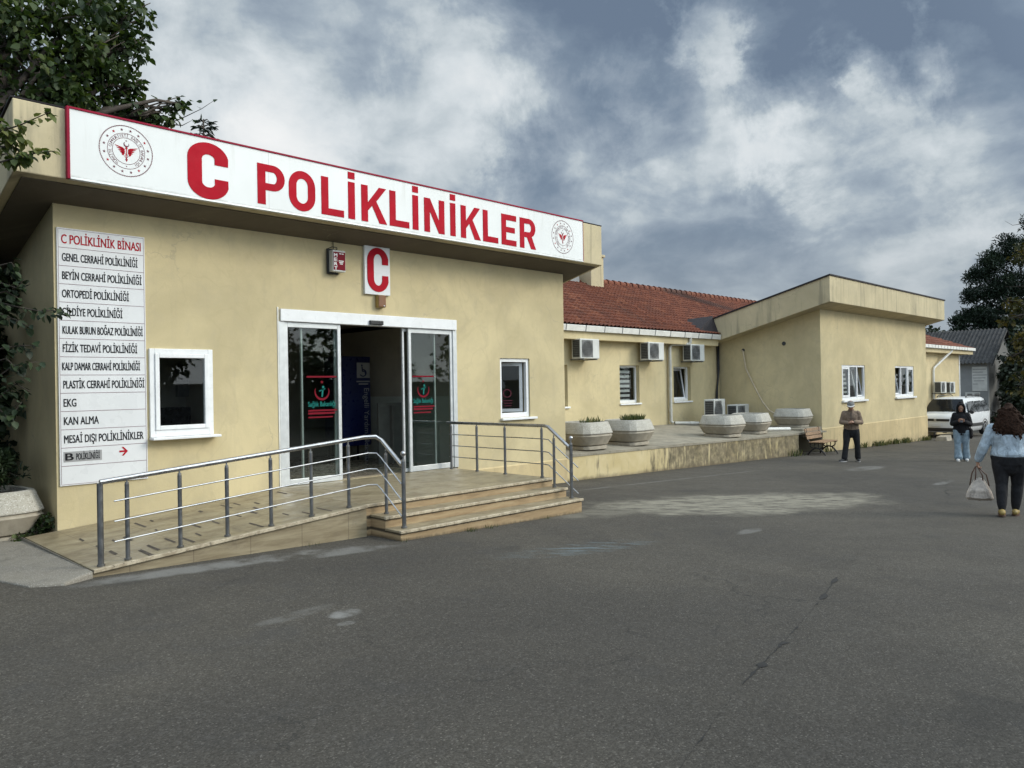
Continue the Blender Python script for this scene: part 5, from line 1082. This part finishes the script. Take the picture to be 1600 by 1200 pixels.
MB().box(fx1-.12, fx1+.02, FWY-.02, FWY+.1, -3, gz-.22).build('corner_strip', M['pvc'], fw_)
for i, (u, lb) in enumerate(((1469, 'air conditioner on the far wing wall, left of a crowded pair'), (1483, 'air conditioner on the far wing wall, right of a crowded pair'))):
    X = px(u, FWY-.3, 606); copy_tree(ac0, (X, FWY-.31, aty(u, 614, FWY-.3).z), 0, lb)
shx, shy = 47.5, 0.
qs = atd(1545.5, 668, 47); shx, shy = qs.x, qs.y; sz0 = qs.z-.1
she = atd(1545, 562, 47).z
sh = thing('shed', 'grey shed with a corrugated roof and a lettered wall', 'building', (shx, shy, sz0))
rh_ = atd(1572, 515, 50).z
yR = 3.4
mb = MB(); mb.box(shx, shx+.2, shy, shy+9, sz0-1.5, she+.05); mb.build('wall', M['panelgrey'], sh)
mb = MB(); mb.prism([(shx+.2, sz0-1.5), (shx+2*yR, sz0-1.5), (shx+2*yR, she), (shx+yR, rh_-.12), (shx+.2, she+.1)], shy, shy+.2, 'y'); mb.build('gable_wall', M['gable_shaded'], sh)
def corrugated(x0, z0, x1, z1, ya, yb_):
    m_ = MB(); n = int((yb_-ya)/.055); vs = []
    for x, z in ((x0, z0), (x1, z1)):
        for i in range(n+1): y = ya+i*.055; vs.append((x, y, z+.05*math.sin(y/.22*2*math.pi)))
    m_.v = vs; m_.f = [(i, i+1, n+2+i, n+1+i) for i in range(n)]; m_.m = [0]*n; return m_
sl_ = (rh_-she)/yR
corrugated(shx-.45, she-.45*sl_+.06, shx+yR, rh_+.06, shy-.35, shy+9.2).build('roof', M['corr'], sh); corrugated(shx+yR, rh_+.06, shx+2*yR+.4, she-.4*sl_, shy-.35, shy+9.2).build('roof', M['corr'], sh)
MB().prism([(shx-.45, she-.45*sl_-.02), (shx-.45, she-.45*sl_+.02), (shx+yR, rh_+.02), (shx+yR, rh_-.16), (shx-.45, she-.45*sl_-.14)], shy-.34, shy-.30, 'y').build('barge_board', M['corr'], sh)
def sy_(u, v=600):                                                    # y on the shed wall plane
    d = ray(u, v); t = (shx-.03)/d.x; return -CAM_D+d.y*t
def sz_(u, v): d = ray(u, v); t = (shx-.03)/d.x; return CAM_Z+d.z*t
bd = MB().box(shx-.03, shx-.002, sy_(1542.5), sy_(1519), sz_(1530, 611), sz_(1530, 573)).build('sign_board', M['ac'], sh)
mb = MB()
for v, a, b_ in ((577, 1520, 1541), (581.5, 1520, 1536), (586, 1520, 1542), (590.5, 1520, 1540), (595, 1522, 1538), (600, 1520, 1528)): mb.box(shx-.033, shx-.0305, sy_(b_), sy_(a), sz_(1530, v+.7), sz_(1530, v-.7))
mb.build('print', M['grey'], bd)
mb = MB(); mb.box(shx-.03, shx-.002, sy_(1531), sy_(1508), sz_(1520, 640), sz_(1520, 613)); wo = mb.build('window', M['ac'], sh)
for a, b_ in ((1511, 1519), (1522.5, 1530)): MB().box(shx-.034, shx-.0305, sy_(b_), sy_(a), sz_(1520, 638), sz_(1520, 615)).build('pane', M['acgrille'], wo)
mb = MB(); vs, fs, ww = text_verts('B', None, .42, .03); yb_, zb_ = sy_(1528.5), sz_(1530, 651)
mb.add([(shx-.006, yb_-a, zb_+b_) for a, b_ in vs], fs); vs, fs, ww = text_verts('+', None, .3, .01); mb.add([(shx-.006, yb_-.42-a, zb_+.06+b_) for a, b_ in vs], fs); mb.build('lettering', M['grey'], sh)
# concrete block left at the end block's corner
q = Vector((36.2, -.25, 0)); q.z = G(q.x, q.y)
tag(MB().hexa([(35.35, -.72, q.z-.05), (36.05, -.72, q.z-.05), (36.05, -.25, q.z-.05), (35.35, -.25, q.z-.05)], [(35.4, -.68, q.z+.20), (36.0, -.70, q.z+.24), (36.0, -.28, q.z+.22), (35.4, -.28, q.z+.19)]).build('kerb_block', M['conc'], bevel=.03), 'short broken kerb block at the end block corner', 'kerb')
# ------------------------------------------------------------------ people
def cloth(name, col, rough=.85, fold=.6, var=.25):
    m, t, b, co = new_mat(name); n = t.noise(co, 9, 5, .6, .8)
    c = t.mix(t.mapr(n, .3, .7), tuple(k*(1-var) for k in col), tuple(min(1, k*(1+var)) for k in col)); t.put(b, 'Base Color', c); b.inputs['Roughness'].default_value = rough; b.inputs['Specular IOR Level'].default_value = .25
    bump(t, b, t.noise(t.vm('MULTIPLY', co, (1., 1., .45)), 13, 4, .55, 1.2), fold, .03); return m
M['skin'] = simple('skin', (.36, .20, .135), .55, 0, .12, 14)
M['jacket'] = cloth('brown jacket', (.20, .148, .108)); M['trousers'] = cloth('dark trousers', (.018, .018, .020)); M['cap'] = cloth('grey cap', (.20, .20, .19)); M['shoe'] = simple('dark shoe', (.02, .02, .022), .5); M['sole'] = simple('pale sole', (.45, .44, .42), .6)
M['hood'] = cloth('black hooded top', (.012, .012, .014)); M['jeans'] = cloth('pale blue jeans', (.22, .29, .34)); M['shoewhite'] = simple('white shoe', (.55, .55, .54), .5)
M['blouse'] = cloth('light blue blouse', (.41, .49, .555), fold=1.4); M['hair'] = simple('dark brown hair', (.026, .013, .008), .8, 0, .5, 40, .8, .02, 60); M['bag'] = cloth('beige bag', (.52, .46, .40)); M['strap'] = simple('bag strap', (.10, .055, .04), .5); M['sandal'] = simple('tan sandal', (.28, .20, .06), .6); M['blackbag'] = cloth('black bag', (.014, .013, .014)); M['phone'] = simple('phone case', (.03, .03, .035), .3)
M['hair'].node_tree.nodes['Principled BSDF'].inputs['Specular IOR Level'].default_value = .12
M['eye'] = simple('eye', (.02, .015, .012), .3); M['lip'] = simple('lips', (.26, .10, .085), .5)
def etube(mb, pts, rad, n=14, side=None):
    "tapered limb with elliptical sections: rad holds (sideways, front-back) pairs"
    pts = [Vector(p) for p in pts]; rs = []; S = Vector(side or (1, 0, 0))
    for i, p in enumerate(pts):
        t = (pts[min(i+1, len(pts)-1)]-pts[max(i-1, 0)]).normalized(); u = S-t*S.dot(t); u = u.normalized() if u.length > .1 else t.orthogonal().normalized(); v = t.cross(u); a, b = rad[i] if isinstance(rad[i], tuple) else (rad[i], rad[i])
        rs.append([p+u*a*math.cos(2*math.pi*k/n)+v*b*math.sin(2*math.pi*k/n) for k in range(n)])
    mb.rings(rs)
    for p, r in ((pts[0], rad[0]), (pts[-1], rad[-1])):
        a = min(r) if isinstance(r, tuple) else r; mb.ball(p, a*.98, 12, 8)
def fused(mb, name, mat, parent, vox=.009, smooth=4, fac=.5):
    "joins overlapping closed shapes into one continuous skin"
    o = mb.build(name, mat, parent, local=True); r = o.modifiers.new('r', 'REMESH'); r.mode = 'VOXEL'; r.voxel_size = vox; r.use_smooth_shade = True
    s = o.modifiers.new('s', 'SMOOTH'); s.iterations = smooth; s.factor = fac
    dg = bpy.context.evaluated_depsgraph_get(); me = bpy.data.meshes.new_from_object(o.evaluated_get(dg)); o.modifiers.clear(); old = o.data; o.data = me; me.name = name; bpy.data.meshes.remove(old)
    if not me.materials: me.materials.append(mat)
    me.polygons.foreach_set('use_smooth', [True]*len(me.polygons)); return o
def lerp(a, b, t): return Vector(a).lerp(Vector(b), t)
def hand(mb, wr, d, palm_n, s=1., curl=.5, thumb=1):
    "palm with five separate bent fingers; d points along the hand, palm_n out of the palm"
    wr = Vector(wr); d = Vector(d).normalized(); pn = Vector(palm_n); pn = (pn-d*pn.dot(d)).normalized(); sd = d.cross(pn)
    etube(mb, [wr, wr+d*.03*s, wr+d*.09*s], [(.026*s, .020*s), (.036*s, .018*s), (.040*s, .015*s)], 12, sd)
    for k, (off, L) in enumerate(((-.031, .064), (-.011, .076), (.010, .072), (.030, .056))):
        p = wr+d*.088*s+sd*off*s; q1 = p+(d*math.cos(curl*.6)+pn*math.sin(curl*.6))*L*.48*s; q2 = q1+(d*math.cos(curl*1.6)+pn*math.sin(curl*1.6))*L*.32*s; q3 = q2+(d*math.cos(curl*2.4)+pn*math.sin(curl*2.4))*L*.24*s
        mb.tube([p-d*.015*s, q1, q2, q3], [.0105*s, .0095*s, .0085*s, .007*s], 8); mb.ball(q3, .0072*s, 8, 6)
    p = wr+d*.030*s+sd*(-.030*thumb)*s; q1 = p+(d*.6-sd*.8*thumb+pn*.3).normalized()*.040*s; q2 = q1+(d*.85-sd*.25*thumb+pn*.45).normalized()*.034*s
    mb.tube([p, q1, q2], [.014*s, .0115*s, .009*s], 8); mb.ball(q2, .009*s, 8, 6)
def person(name, label, loc, rz, J, W_, scale=1.):
    """J: joints facing -y (x to the figure's left is +x seen from behind ... here +x is image right when the figure faces the viewer).
    W_: dict of clothes"""
    t = thing(name, label, 'person', loc, rz); V = {k: Vector(v) for k, v in J.items()}; HS = W_.get('head', 1.08); B = W_.get('bulk', 1.)
    body = MB(); hp = V['hip']; ch = V['chest']; nk = V['neck']; hd = V['head']
    shw = W_.get('shoulder', .185)
    def torso(mb, g, z0=-.10, top=True):
        P = [hp+Vector((0, 0, z0)), hp+Vector((0, 0, .02)), hp.lerp(ch, .45), ch, ch.lerp(nk, .55), nk+Vector((0, 0, -.015))]; Rr = [(.150*B+g, .115*B+g), (.172*B+g, .125*B+g), (.152*B+g, .112*B+g), (.172*B+g, .118*B+g), (.158+g, .092+g), (.066+g*.6, .062+g*.6)]
        etube(mb, P, Rr, 20)
    def arm(mb, s, g, end=1.):
        sh, el, wr = V['sh'+s], V['el'+s], V['wr'+s]; k = .5+.5*B
        etube(mb, [sh, sh.lerp(el, .5), el], [.058*k+g, .050*k+g, .043*k+g], 12); etube(mb, [el, el.lerp(wr, .35), el.lerp(wr, end)], [.043*k+g, .042*k+g, (.029 if end == 1. else .034)*k+g], 12)
    def leg(mb, s, g, end=1., cut=0.):
        h, k_, a = V['hip'+s], V['kn'+s], V['an'+s]; etube(mb, [h, h.lerp(k_, .3), h.lerp(k_, .7), k_], [(.088*B+g, .098*B+g), (.085*B+g, .093*B+g), (.066*B+g, .07*B+g), .054*B+g], 14); etube(mb, [k_, k_.lerp(a, .3), k_.lerp(a, .75), k_.lerp(a, end)], [.054*B+g, (.052*B+g, .058*B+g), .040*B+g+cut*.6, .034+g+cut], 14)
    torso(body, 0)
    etube(body, [nk+Vector((0, 0, -.03)), nk.lerp(hd, .55)], [.056, .052], 12)
    fdir = V['face'].normalized(); side = Vector((1, 0, 0)); upv = side.cross(-fdir).normalized(); upv = upv if upv.z > 0 else -upv
    def hp_(a, b, c): return hd+(side*a+fdir*b+upv*c)*HS
    etube(body, [hp_(0, .012, -.105), hp_(0, .02, -.075), hp_(0, .012, -.03), hp_(0, 0, .02), hp_(0, -.008, .07), hp_(0, -.012, .105)], [(.034, .036), (.056, .066), (.068, .084), (.075, .094), (.068, .086), (.040, .052)], 18)
    body.tube([hp_(0, .092, .012), hp_(0, .108, -.018), hp_(0, .094, -.03)], [.010, .016, .012], 8)         # nose
    for s in (-1, 1):
        body.ball(hp_(s*.076, -.005, -.008), (.012, .022, .032), 10, 8); body.ball(hp_(s*.03, .088, .034), (.022, .012, .008), 8, 6)
    for s in ('R', 'L'):
        arm(body, s, 0); leg(body, s, 0); hand(body, V['wr'+s], V['hd'+s], V['pn'+s], 1., W_.get('curl', {}).get(s, .5), W_.get('thumb', {}).get(s, 1))
        a, f = V['an'+s], V['ft'+s].normalized(); fl = Vector((a.x, a.y, a.z-.05)); etube(body, [a, fl-f*.04, fl+f*.06, fl+f*.15], [.034, (.034, .034), (.040, .028), (.034, .016)], 12, (f.y, -f.x, 0))
    bo = fused(body, 'body', M['skin'], t, .007, 3)
    e = MB(); l = MB()
    for s in (-1, 1): e.ball(hp_(s*.030, .0905, .016), (.011, .006, .006), 10, 6)
    l.ball(hp_(0, .090, -.058), (.022, .007, .007), 10, 6)
    e.build('eyes', M['eye'], bo, local=True, smooth=True); l.build('lips', M['lip'], bo, local=True, smooth=True)
    # garments
    tr = MB()
    for s in ('R', 'L'): leg(tr, s, W_.get('tg', .016), W_.get('tend', .93), W_.get('flare', .012))
    etube(tr, [hp+Vector((0, 0, -.12)), hp+Vector((0, 0, -.02)), hp+Vector((0, 0, .09))], [(.150*B+.018, .118*B+.018), (.178*B+.018, .130*B+.018), (.160*B+.016, .12*B+.016)], 20); fused(tr, 'trousers', W_['trousers'], t, .010, 4)
    tp = MB(); torso(tp, .028, W_.get('hem', -.06))
    for s in ('R', 'L'): arm(tp, s, .020, W_.get('sleeve', .93))
    for s in ('R', 'L'): etube(tp, [nk+Vector((0, 0, -.06)), V['sh'+s].lerp(nk, .40)+Vector((0, 0, -.015)), V['sh'+s]+Vector((0, 0, -.02))], [.070, .066, .068], 12)
    if W_.get('collar'): etube(tp, [nk+Vector((0, 0, -.05)), nk+Vector((0, -.005, .02))], [(.085, .08), (.078, .074)], 14)
    fused(tp, W_.get('topname', 'jacket'), W_['top'], t, .010, 4)
    for s in ('R', 'L'):
        a, f = V['an'+s], V['ft'+s].normalized(); gnd = a.z-.085; sdv = (f.y, -f.x, 0); b0_ = Vector((a.x, a.y, gnd)); q = MB()
        etube(q, [b0_-f*.075+Vector((0, 0, .05)), b0_-f*.02+Vector((0, 0, .055)), b0_+f*.08+Vector((0, 0, .045)), b0_+f*.165+Vector((0, 0, .032))], [(.036, .042), (.043, .048), (.049, .038), (.036, .024)], 14, sdv)
        o = fused(q, 'shoe', W_['shoe'], t, .008, 2); sl_ = MB(); n = 16
        out = [b0_+f*(.045+.135*math.cos(2*math.pi*k/n))+Vector(sdv)*(.050*math.sin(2*math.pi*k/n)) for k in range(n)]
        sl_.rings([[p+Vector((0, 0, .0)) for p in out], [p+Vector((0, 0, .022)) for p in out]]); sl_.build('sole', W_['sole'], o, local=True, autosmooth=40)
    return t, V, hp_
def facing(p, toward=True):
    d = Vector((0, -CAM_D, 0))-Vector((p[0], p[1], 0)); d.normalize(); a = math.atan2(d.x, -d.y); return a if toward else a+math.pi
# the man in the cap, walking with bowed head and joined hands
P0 = onx = None
def ground_at(u, v):
    d = ray(u, v); o = Vector((0, -CAM_D, CAM_Z)); a = -.262-.0255*o.x-.006*o.y-o.z; return o+d*(a/(d.z+.0255*d.x+.006*d.y))
p = ground_at(1331, 721.5)
J = dict(hip=(0, .02, .90), chest=(0, -.01, 1.22), neck=(0, -.04, 1.395), head=(0, -.10, 1.525), face=(0, -1, -.42), shR=(-.165, -.01, 1.325), shL=(.165, -.01, 1.325), elR=(-.245, .0, 1.075), elL=(.25, .0, 1.075), wrR=(-.075, -.24, 1.06), wrL=(.085, -.24, 1.09), hdR=(1, -.35, .12), hdL=(-1, -.35, .15), pnR=(0, .6, .8), pnL=(0, .6, -.8),
         hipR=(-.095, .02, .87), hipL=(.095, .02, .87), knR=(-.135, -.06, .475), knL=(.145, .05, .475), anR=(-.185, -.08, .088), anL=(.155, .12, .088), ftR=(-.75, -.7, 0), ftL=(.18, -1, 0))
man, V, hp_ = person('person', 'man in a brown jacket and grey cap looking at his hands', tuple(p), facing(p), J, dict(trousers=M['trousers'], top=M['jacket'], shoe=M['shoe'], sole=M['sole'], topname='jacket', hem=-.05, collar=True, curl={'R': .9, 'L': .8}, tg=.022, flare=.024))
q = MB(); q.rings([[hp_(a*math.cos(2*math.pi*k/20), b_*math.sin(2*math.pi*k/20)-.005, c) for k in range(20)] for a, b_, c in ((.084, .104, .030), (.086, .105, .055), (.078, .094, .095), (.05, .06, .122), (.01, .012, .13))])
cp = q.build('cap', M['cap'], man, local=True, smooth=True)
q = MB(); n = 12; o1 = [hp_(.085*math.cos(math.pi*k/n), .085*math.sin(math.pi*k/n)+.02, .045) for k in range(n+1)]; o2 = [hp_(.090*math.cos(math.pi*k/n), .140*math.sin(math.pi*k/n)+.02, .036) for k in range(n+1)]
up_ = [p_+Vector((0, 0, .006)) for p_ in o1+o2]; k2 = 2*n+2; q.v = [tuple(p_) for p_ in o1+o2+up_]; q.f = [(i, i+1, n+2+i, n+1+i) for i in range(n)]+[(k2+i, k2+n+1+i, k2+n+2+i, k2+i+1) for i in range(n)]+[(n+1+i, n+2+i, k2+n+2+i, k2+n+1+i) for i in range(n)]; q.m = [0]*len(q.f); q.build('peak', simple('pale cap peak', (.50, .49, .46), .7), cp, local=True)
q = MB(); q.tube([V['chest']+Vector((0, -.151, -.33)), V['chest']+Vector((0, -.158, -.15)), V['chest']+Vector((0, -.160, .0)), V['chest']+Vector((0, -.125, .12))], .006, 6); q.build('zip', M['shoe'], man, local=True)
# the hooded woman reading her phone
p = ground_at(1503, 720.5)
J = dict(hip=(0, .02, .87), chest=(0, -.01, 1.17), neck=(0, -.02, 1.335), head=(0, -.055, 1.465), face=(0, -1, -.5), shR=(-.145, -.01, 1.265), shL=(.145, -.01, 1.265), elR=(-.215, -.0, 1.02), elL=(.215, -.0, 1.02), wrR=(-.065, -.235, 1.085), wrL=(.075, -.235, 1.085), hdR=(.75, -.5, .35), hdL=(-.75, -.5, .35), pnR=(.3, .5, .8), pnL=(-.3, .5, .8),
         hipR=(-.085, .02, .84), hipL=(.085, .02, .84), knR=(-.09, -.04, .46), knL=(.10, .03, .46), anR=(-.08, -.09, .088), anL=(.10, .10, .088), ftR=(-.12, -1, 0), ftL=(.2, -1, 0))
hw, V, hp_ = person('person', 'woman in a black hooded top and pale jeans reading her phone', tuple(p), facing(p), J, dict(trousers=M['jeans'], top=M['hood'], shoe=M['shoewhite'], sole=M['sole'], topname='hooded_top', hem=-.10, curl={'R': .7, 'L': .7}, thumb={'R': -1, 'L': 1}, tg=.030, flare=.045, bulk=1.02, shoulder=.17))
q = MB(); etube(q, [hp_(0, -.03, -.17), hp_(0, -.035, -.10), hp_(0, -.03, -.02), hp_(0, -.03, .06), hp_(0, -.03, .115)], [(.13, .10), (.112, .088), (.108, .088), (.098, .09), (.06, .06)], 18)
for s in (-1, 1): etube(q, [hp_(s*.055, .055, -.14), hp_(s*.082, .045, -.05), hp_(s*.080, .040, .04), hp_(s*.04, .035, .105)], [.034, .028, .028, .034], 10)
etube(q, [hp_(-.06, .03, .10), hp_(0, .04, .118), hp_(.06, .03, .10)], [.03, .03, .03], 10); fused(q, 'hood', M['hood'], hw, .009, 3)
q = MB().box(-.036, .036, -.075, .075, -.004, .004); ph_ = q.build('phone', M['phone'], None, bevel=.003)
mw_ = Matrix.Translation(Vector(p)) @ Matrix.Rotation(facing(p), 4, 'Z'); ph_.matrix_world = mw_ @ Matrix.Translation((.005, -.305, 1.125)) @ Matrix.Rotation(R(38), 4, 'X'); tag(ph_, 'small dark phone held by the hooded woman', 'phone')
q = MB(); c = Vector((.215, .03, .80)); etube(q, [c+Vector((.01, 0, -.16)), c+Vector((.02, 0, -.10)), c+Vector((.01, 0, .06)), c+Vector((0, 0, .10))], [(.03, .10), (.05, .13), (.045, .12), (.02, .10)], 14)
hb_ = thing('shoulder_bag', 'black shoulder bag hanging at the hooded woman\'s hip', 'bag', tuple(p), facing(p)); fused(q, 'bag_body', M['blackbag'], hb_, .01, 3)
MB().tube([c+Vector((0, -.06, .09)), (.20, -.10, 1.15), (.10, -.09, 1.32), (-.02, .02, 1.36), (.1, .13, 1.25), (.2, .10, 1.0), c+Vector((0, .06, .09))], .010, 6).build('bag_strap', M['blackbag'], hb_, local=True, smooth=True)
# the woman walking away with a beige bag
p = ground_at(1579, 806)
J = dict(hip=(0, .02, .85), chest=(0, .0, 1.13), neck=(0, -.01, 1.29), head=(0, -.03, 1.425), face=(0, -1, -.25), shR=(-.20, .0, 1.235), shL=(.20, .0, 1.235), elR=(-.26, -.06, .98), elL=(.31, .04, .98), wrR=(-.22, -.22, .80), wrL=(.385, -.03, .775), hdR=(.05, -.4, -1), hdL=(.12, -.1, -1), pnR=(1, 0, 0), pnL=(-1, 0, .1),
         hipR=(-.105, .02, .82), hipL=(.105, .02, .82), knR=(-.09, -.06, .45), knL=(.10, .06, .45), anR=(-.06, -.06, .088), anL=(.10, .17, .105), ftR=(-.08, -1, 0), ftL=(.05, -1, 0))
ww, V, hp_ = person('person', 'woman with long dark curly hair in a light blue blouse walking away', tuple(p), facing(p, False), J, dict(trousers=M['trousers'], top=M['blouse'], shoe=M['sandal'], sole=M['strap'], topname='blouse', hem=-.03, curl={'R': .6, 'L': 1.1}, thumb={'R': -1, 'L': 1}, bulk=1.22, tg=.012, flare=.004, sleeve=.90))
q = MB(); rr = random.Random(3)
etube(q, [hp_(0, -.045, -.30), hp_(0, -.075, -.22), hp_(0, -.07, -.10), hp_(0, -.035, .0), hp_(0, -.02, .07), hp_(0, -.02, .115)], [(.10, .05), (.150, .065), (.150, .085), (.125, .105), (.105, .11), (.06, .07)], 18)
for k in range(90):
    a = rr.uniform(-1, 1); z0 = rr.uniform(-.16, .09); x0 = .135*a*(1.1 if z0 < 0 else .75); y0 = -.055-.065*math.sqrt(max(0, 1-a*a)); L = rr.uniform(.08, .20); pts = []
    for i in range(6): f = i/5; pts.append(hp_(x0+.020*math.sin(i*1.7+k)+a*.03*f, y0+.014*math.cos(i*1.9+k)-.01*f, z0-L*f))
    q.tube(pts, [.014, .016, .015, .014, .012, .006], 6)
fused(q, 'hair', M['hair'], ww, .008, 1, .3)
bg = thing('handbag', 'slouchy beige handbag hanging from the walking woman\'s left hand', 'bag', tuple(p), facing(p, False))
q = MB(); hc = V['wrL']+Vector((.02, -.02, -.13)); bx_, by_ = hc.x-.03, hc.y
etube(q, [(bx_, by_, .19), (bx_, by_, .225), (bx_, by_, .32), (bx_, by_, .42), (bx_, by_, .50)], [(.15, .016), (.180, .080), (.155, .080), (.105, .055), (.06, .022)], 18)
for k in range(7): a = -.13+.043*k; q.tube([(bx_+a*.35, by_-.045, .49), (bx_+a*.8, by_-.078, .34), (bx_+a*1.1, by_-.065, .23)], [.006, .018, .012], 8); q.tube([(bx_+a*.35, by_+.045, .49), (bx_+a*.8, by_+.078, .34), (bx_+a*1.1, by_+.065, .23)], [.006, .018, .012], 8)
bo_ = fused(q, 'bag_body', M['bag'], bg, .008, 2)
for dy, sp_ in ((-.03, 1), (.03, .45)): MB().tube([(bx_-.12*sp_, by_+dy, .40), (bx_-.09*sp_, by_+dy, .56), (hc.x-.012, hc.y+dy*.3, hc.z+.035), (hc.x+.012, hc.y+dy*.3, hc.z+.035), (bx_+.09*sp_, by_+dy, .58), (bx_+.12*sp_, by_+dy, .40)], .009, 6).build('bag_strap', M['strap'], bg, local=True, smooth=True)
MB().tube([(bx_-.05, by_-.040, .49), (bx_+.05, by_-.040, .49)], .014, 8).build('buckle', M['steel'], bg, local=True, smooth=True)

# ------------------------------------------------------------------ parked car
M['carpaint'] = simple('white car paint', (.72, .73, .73), .18, 0, .02, 2); M['carglass'] = simple('dark car glass', (.012, .014, .016), .06); M['tyre'] = simple('tyre', (.018, .018, .018), .85); M['rim'] = simple('wheel rim', (.42, .43, .44), .35, .8); M['lamp'] = simple('head lamp', (.30, .31, .32), .12); M['trim'] = simple('black trim', (.016, .016, .017), .5)
cq = ground_at(1460, 688); cpos = Vector((0, -CAM_D, CAM_Z))+ray(1462, 688)*34.8; cpos.z = G(cpos.x, cpos.y)
car = thing('parked_car', 'white high roofed car parked facing the yard beyond the end block', 'car', tuple(cpos), facing(cpos)-R(20))
def car_body():
    "local: nose towards -y, y from 0 to 4.4; stations carry (y, z points, half widths)"
    S_ = [  # y, bumper bottom z, belt z, top z, half width low, half width belt, half width top
        (0.00, .32, .62, .72, .62, .66, .56), (.06, .26, .68, .90, .80, .82, .70), (.20, .24, .78, 1.02, .88, .89, .74), (.60, .24, .88, 1.10, .91, .92, .78), (.92, .24, .96, 1.12, .92, .93, .80), (1.05, .24, 1.0, 1.16, .92, .93, .80),
        (1.30, .24, 1.03, 1.46, .92, .93, .72), (1.58, .24, 1.05, 1.73, .92, .93, .66), (2.0, .24, 1.08, 1.80, .92, .93, .65), (3.2, .24, 1.10, 1.81, .92, .93, .66), (3.9, .24, 1.12, 1.80, .92, .93, .66), (4.25, .25, 1.12, 1.74, .90, .91, .64), (4.38, .30, 1.10, 1.60, .84, .86, .60)]
    rs = []
    for y, zb, zl, zt, a, b_, c in S_:
        h = [(a*.90, zb), (a, zb+.12), (a*1.0, (zb+zl)/2), (b_, zl), (c+.06*(zt > 1.3), zl+(zt-zl)*.62), (c, zt-.05), (c*.86, zt-.012), (c*.4, zt)]
        rs.append([(x, y, z) for x, z in h]+[(-x, y, z) for x, z in reversed(h)])
    return MB().rings(rs)
cb = car_body().build('body', M['carpaint'], car, local=True, autosmooth=50)
def quadpatch(pts, out, name, mat, parent=None, th=.012):
    n = Vector(out); m_ = MB(); a = [Vector(p_)+n*.004 for p_ in pts]; b_ = [Vector(p_)+n*th for p_ in pts]; m_.rings([[tuple(q) for q in a], [tuple(q) for q in b_]]); return m_.build(name, mat, parent or car, local=True)
quadpatch([(-.82, 1.06, 1.12), (.82, 1.06, 1.12), (.74, 1.36, 1.50), (.64, 1.56, 1.69), (-.64, 1.56, 1.69), (-.74, 1.36, 1.50)], (0, -.05, .03), 'windscreen', M['carglass'], th=1.)
for s in (-1, 1):
    for (ya, yb2, yc, yd) in ((1.34, 2.42, 2.42, 1.66), (2.50, 3.32, 3.30, 2.50), (3.40, 4.10, 4.02, 3.40)):
        quadpatch([(s*.935, ya, 1.11), (s*.935, yb2, 1.12), (s*.775, yc, 1.62), (s*.775, yd, 1.60)], (s*.012, 0, .003), 'side_window', M['carglass'], th=1.)
    q = MB(); q.hexa([(s*.60, .02, .80), (s*.86, .14, .82), (s*.88, .36, .86), (s*.62, .10, .84)], [(s*.60, .06, .92), (s*.84, .16, .98), (s*.87, .42, 1.02), (s*.62, .16, .98)]); q.build('headlight', M['lamp'], car, local=True, bevel=.01)
    q = MB(); q.ball((s*1.03, 1.45, 1.14), (.10, .07, .10), 12, 8); q.build('wing_mirror', M['trim'], car, local=True, smooth=True)
    q = MB(); q.tube([(s*.62, 1.95, 1.80), (s*.62, 2.1, 1.86), (s*.63, 3.8, 1.88), (s*.63, 3.95, 1.83)], .022, 8); q.build('roof_rail', M['trim'], car, local=True, smooth=True)
    for y in (.86, 3.52):
        q = MB(); q.lathe([(.16, -.10), (.31, -.11), (.335, -.08), (.335, .06), (.31, .09), (.22, .095)], (s*.84, y, .335), 28, axis='x'); wh = q.build('wheel', M['tyre'], car, local=True, autosmooth=40)
        q = MB(); q.lathe([(.225, .07*s), (.215, .10*s), (.06, .085*s), (.0, .10*s)], (s*.84, y, .335), 20, axis='x'); q.build('rim', M['rim'], wh, local=True, autosmooth=40)
        q = MB(); n = 16; q.tube([(s*.90, y+.40*math.cos(math.pi*k/n), .335+.40*math.sin(math.pi*k/n)) for k in range(n+1)], .035, 8); q.build('arch_trim', M['trim'], car, local=True, smooth=True)
    q = MB(); q.box(s*.925-.012, s*.925+.012, 1.2, 3.2, .45, .60); q.build('side_trim', M['trim'], car, local=True, bevel=.01)
q = MB(); q.box(-.58, .58, -.022, .10, .76, .86); gr = q.build('grille', M['trim'], car, local=True, bevel=.02)
MB().lathe([(.06, -.03), (.06, -.012), (.03, -.012)], (0, -.01, .81), 6, axis='y').build('badge', M['rim'], gr, local=True)
q = MB(); q.box(-.78, .78, -.03, .14, .30, .46); q.build('lower_bumper', M['trim'], car, local=True, bevel=.03)
q = MB(); q.box(-.26, .26, -.045, -.024, .53, .64); q.build('number_plate', M['white2'], car, local=True, bevel=.004)
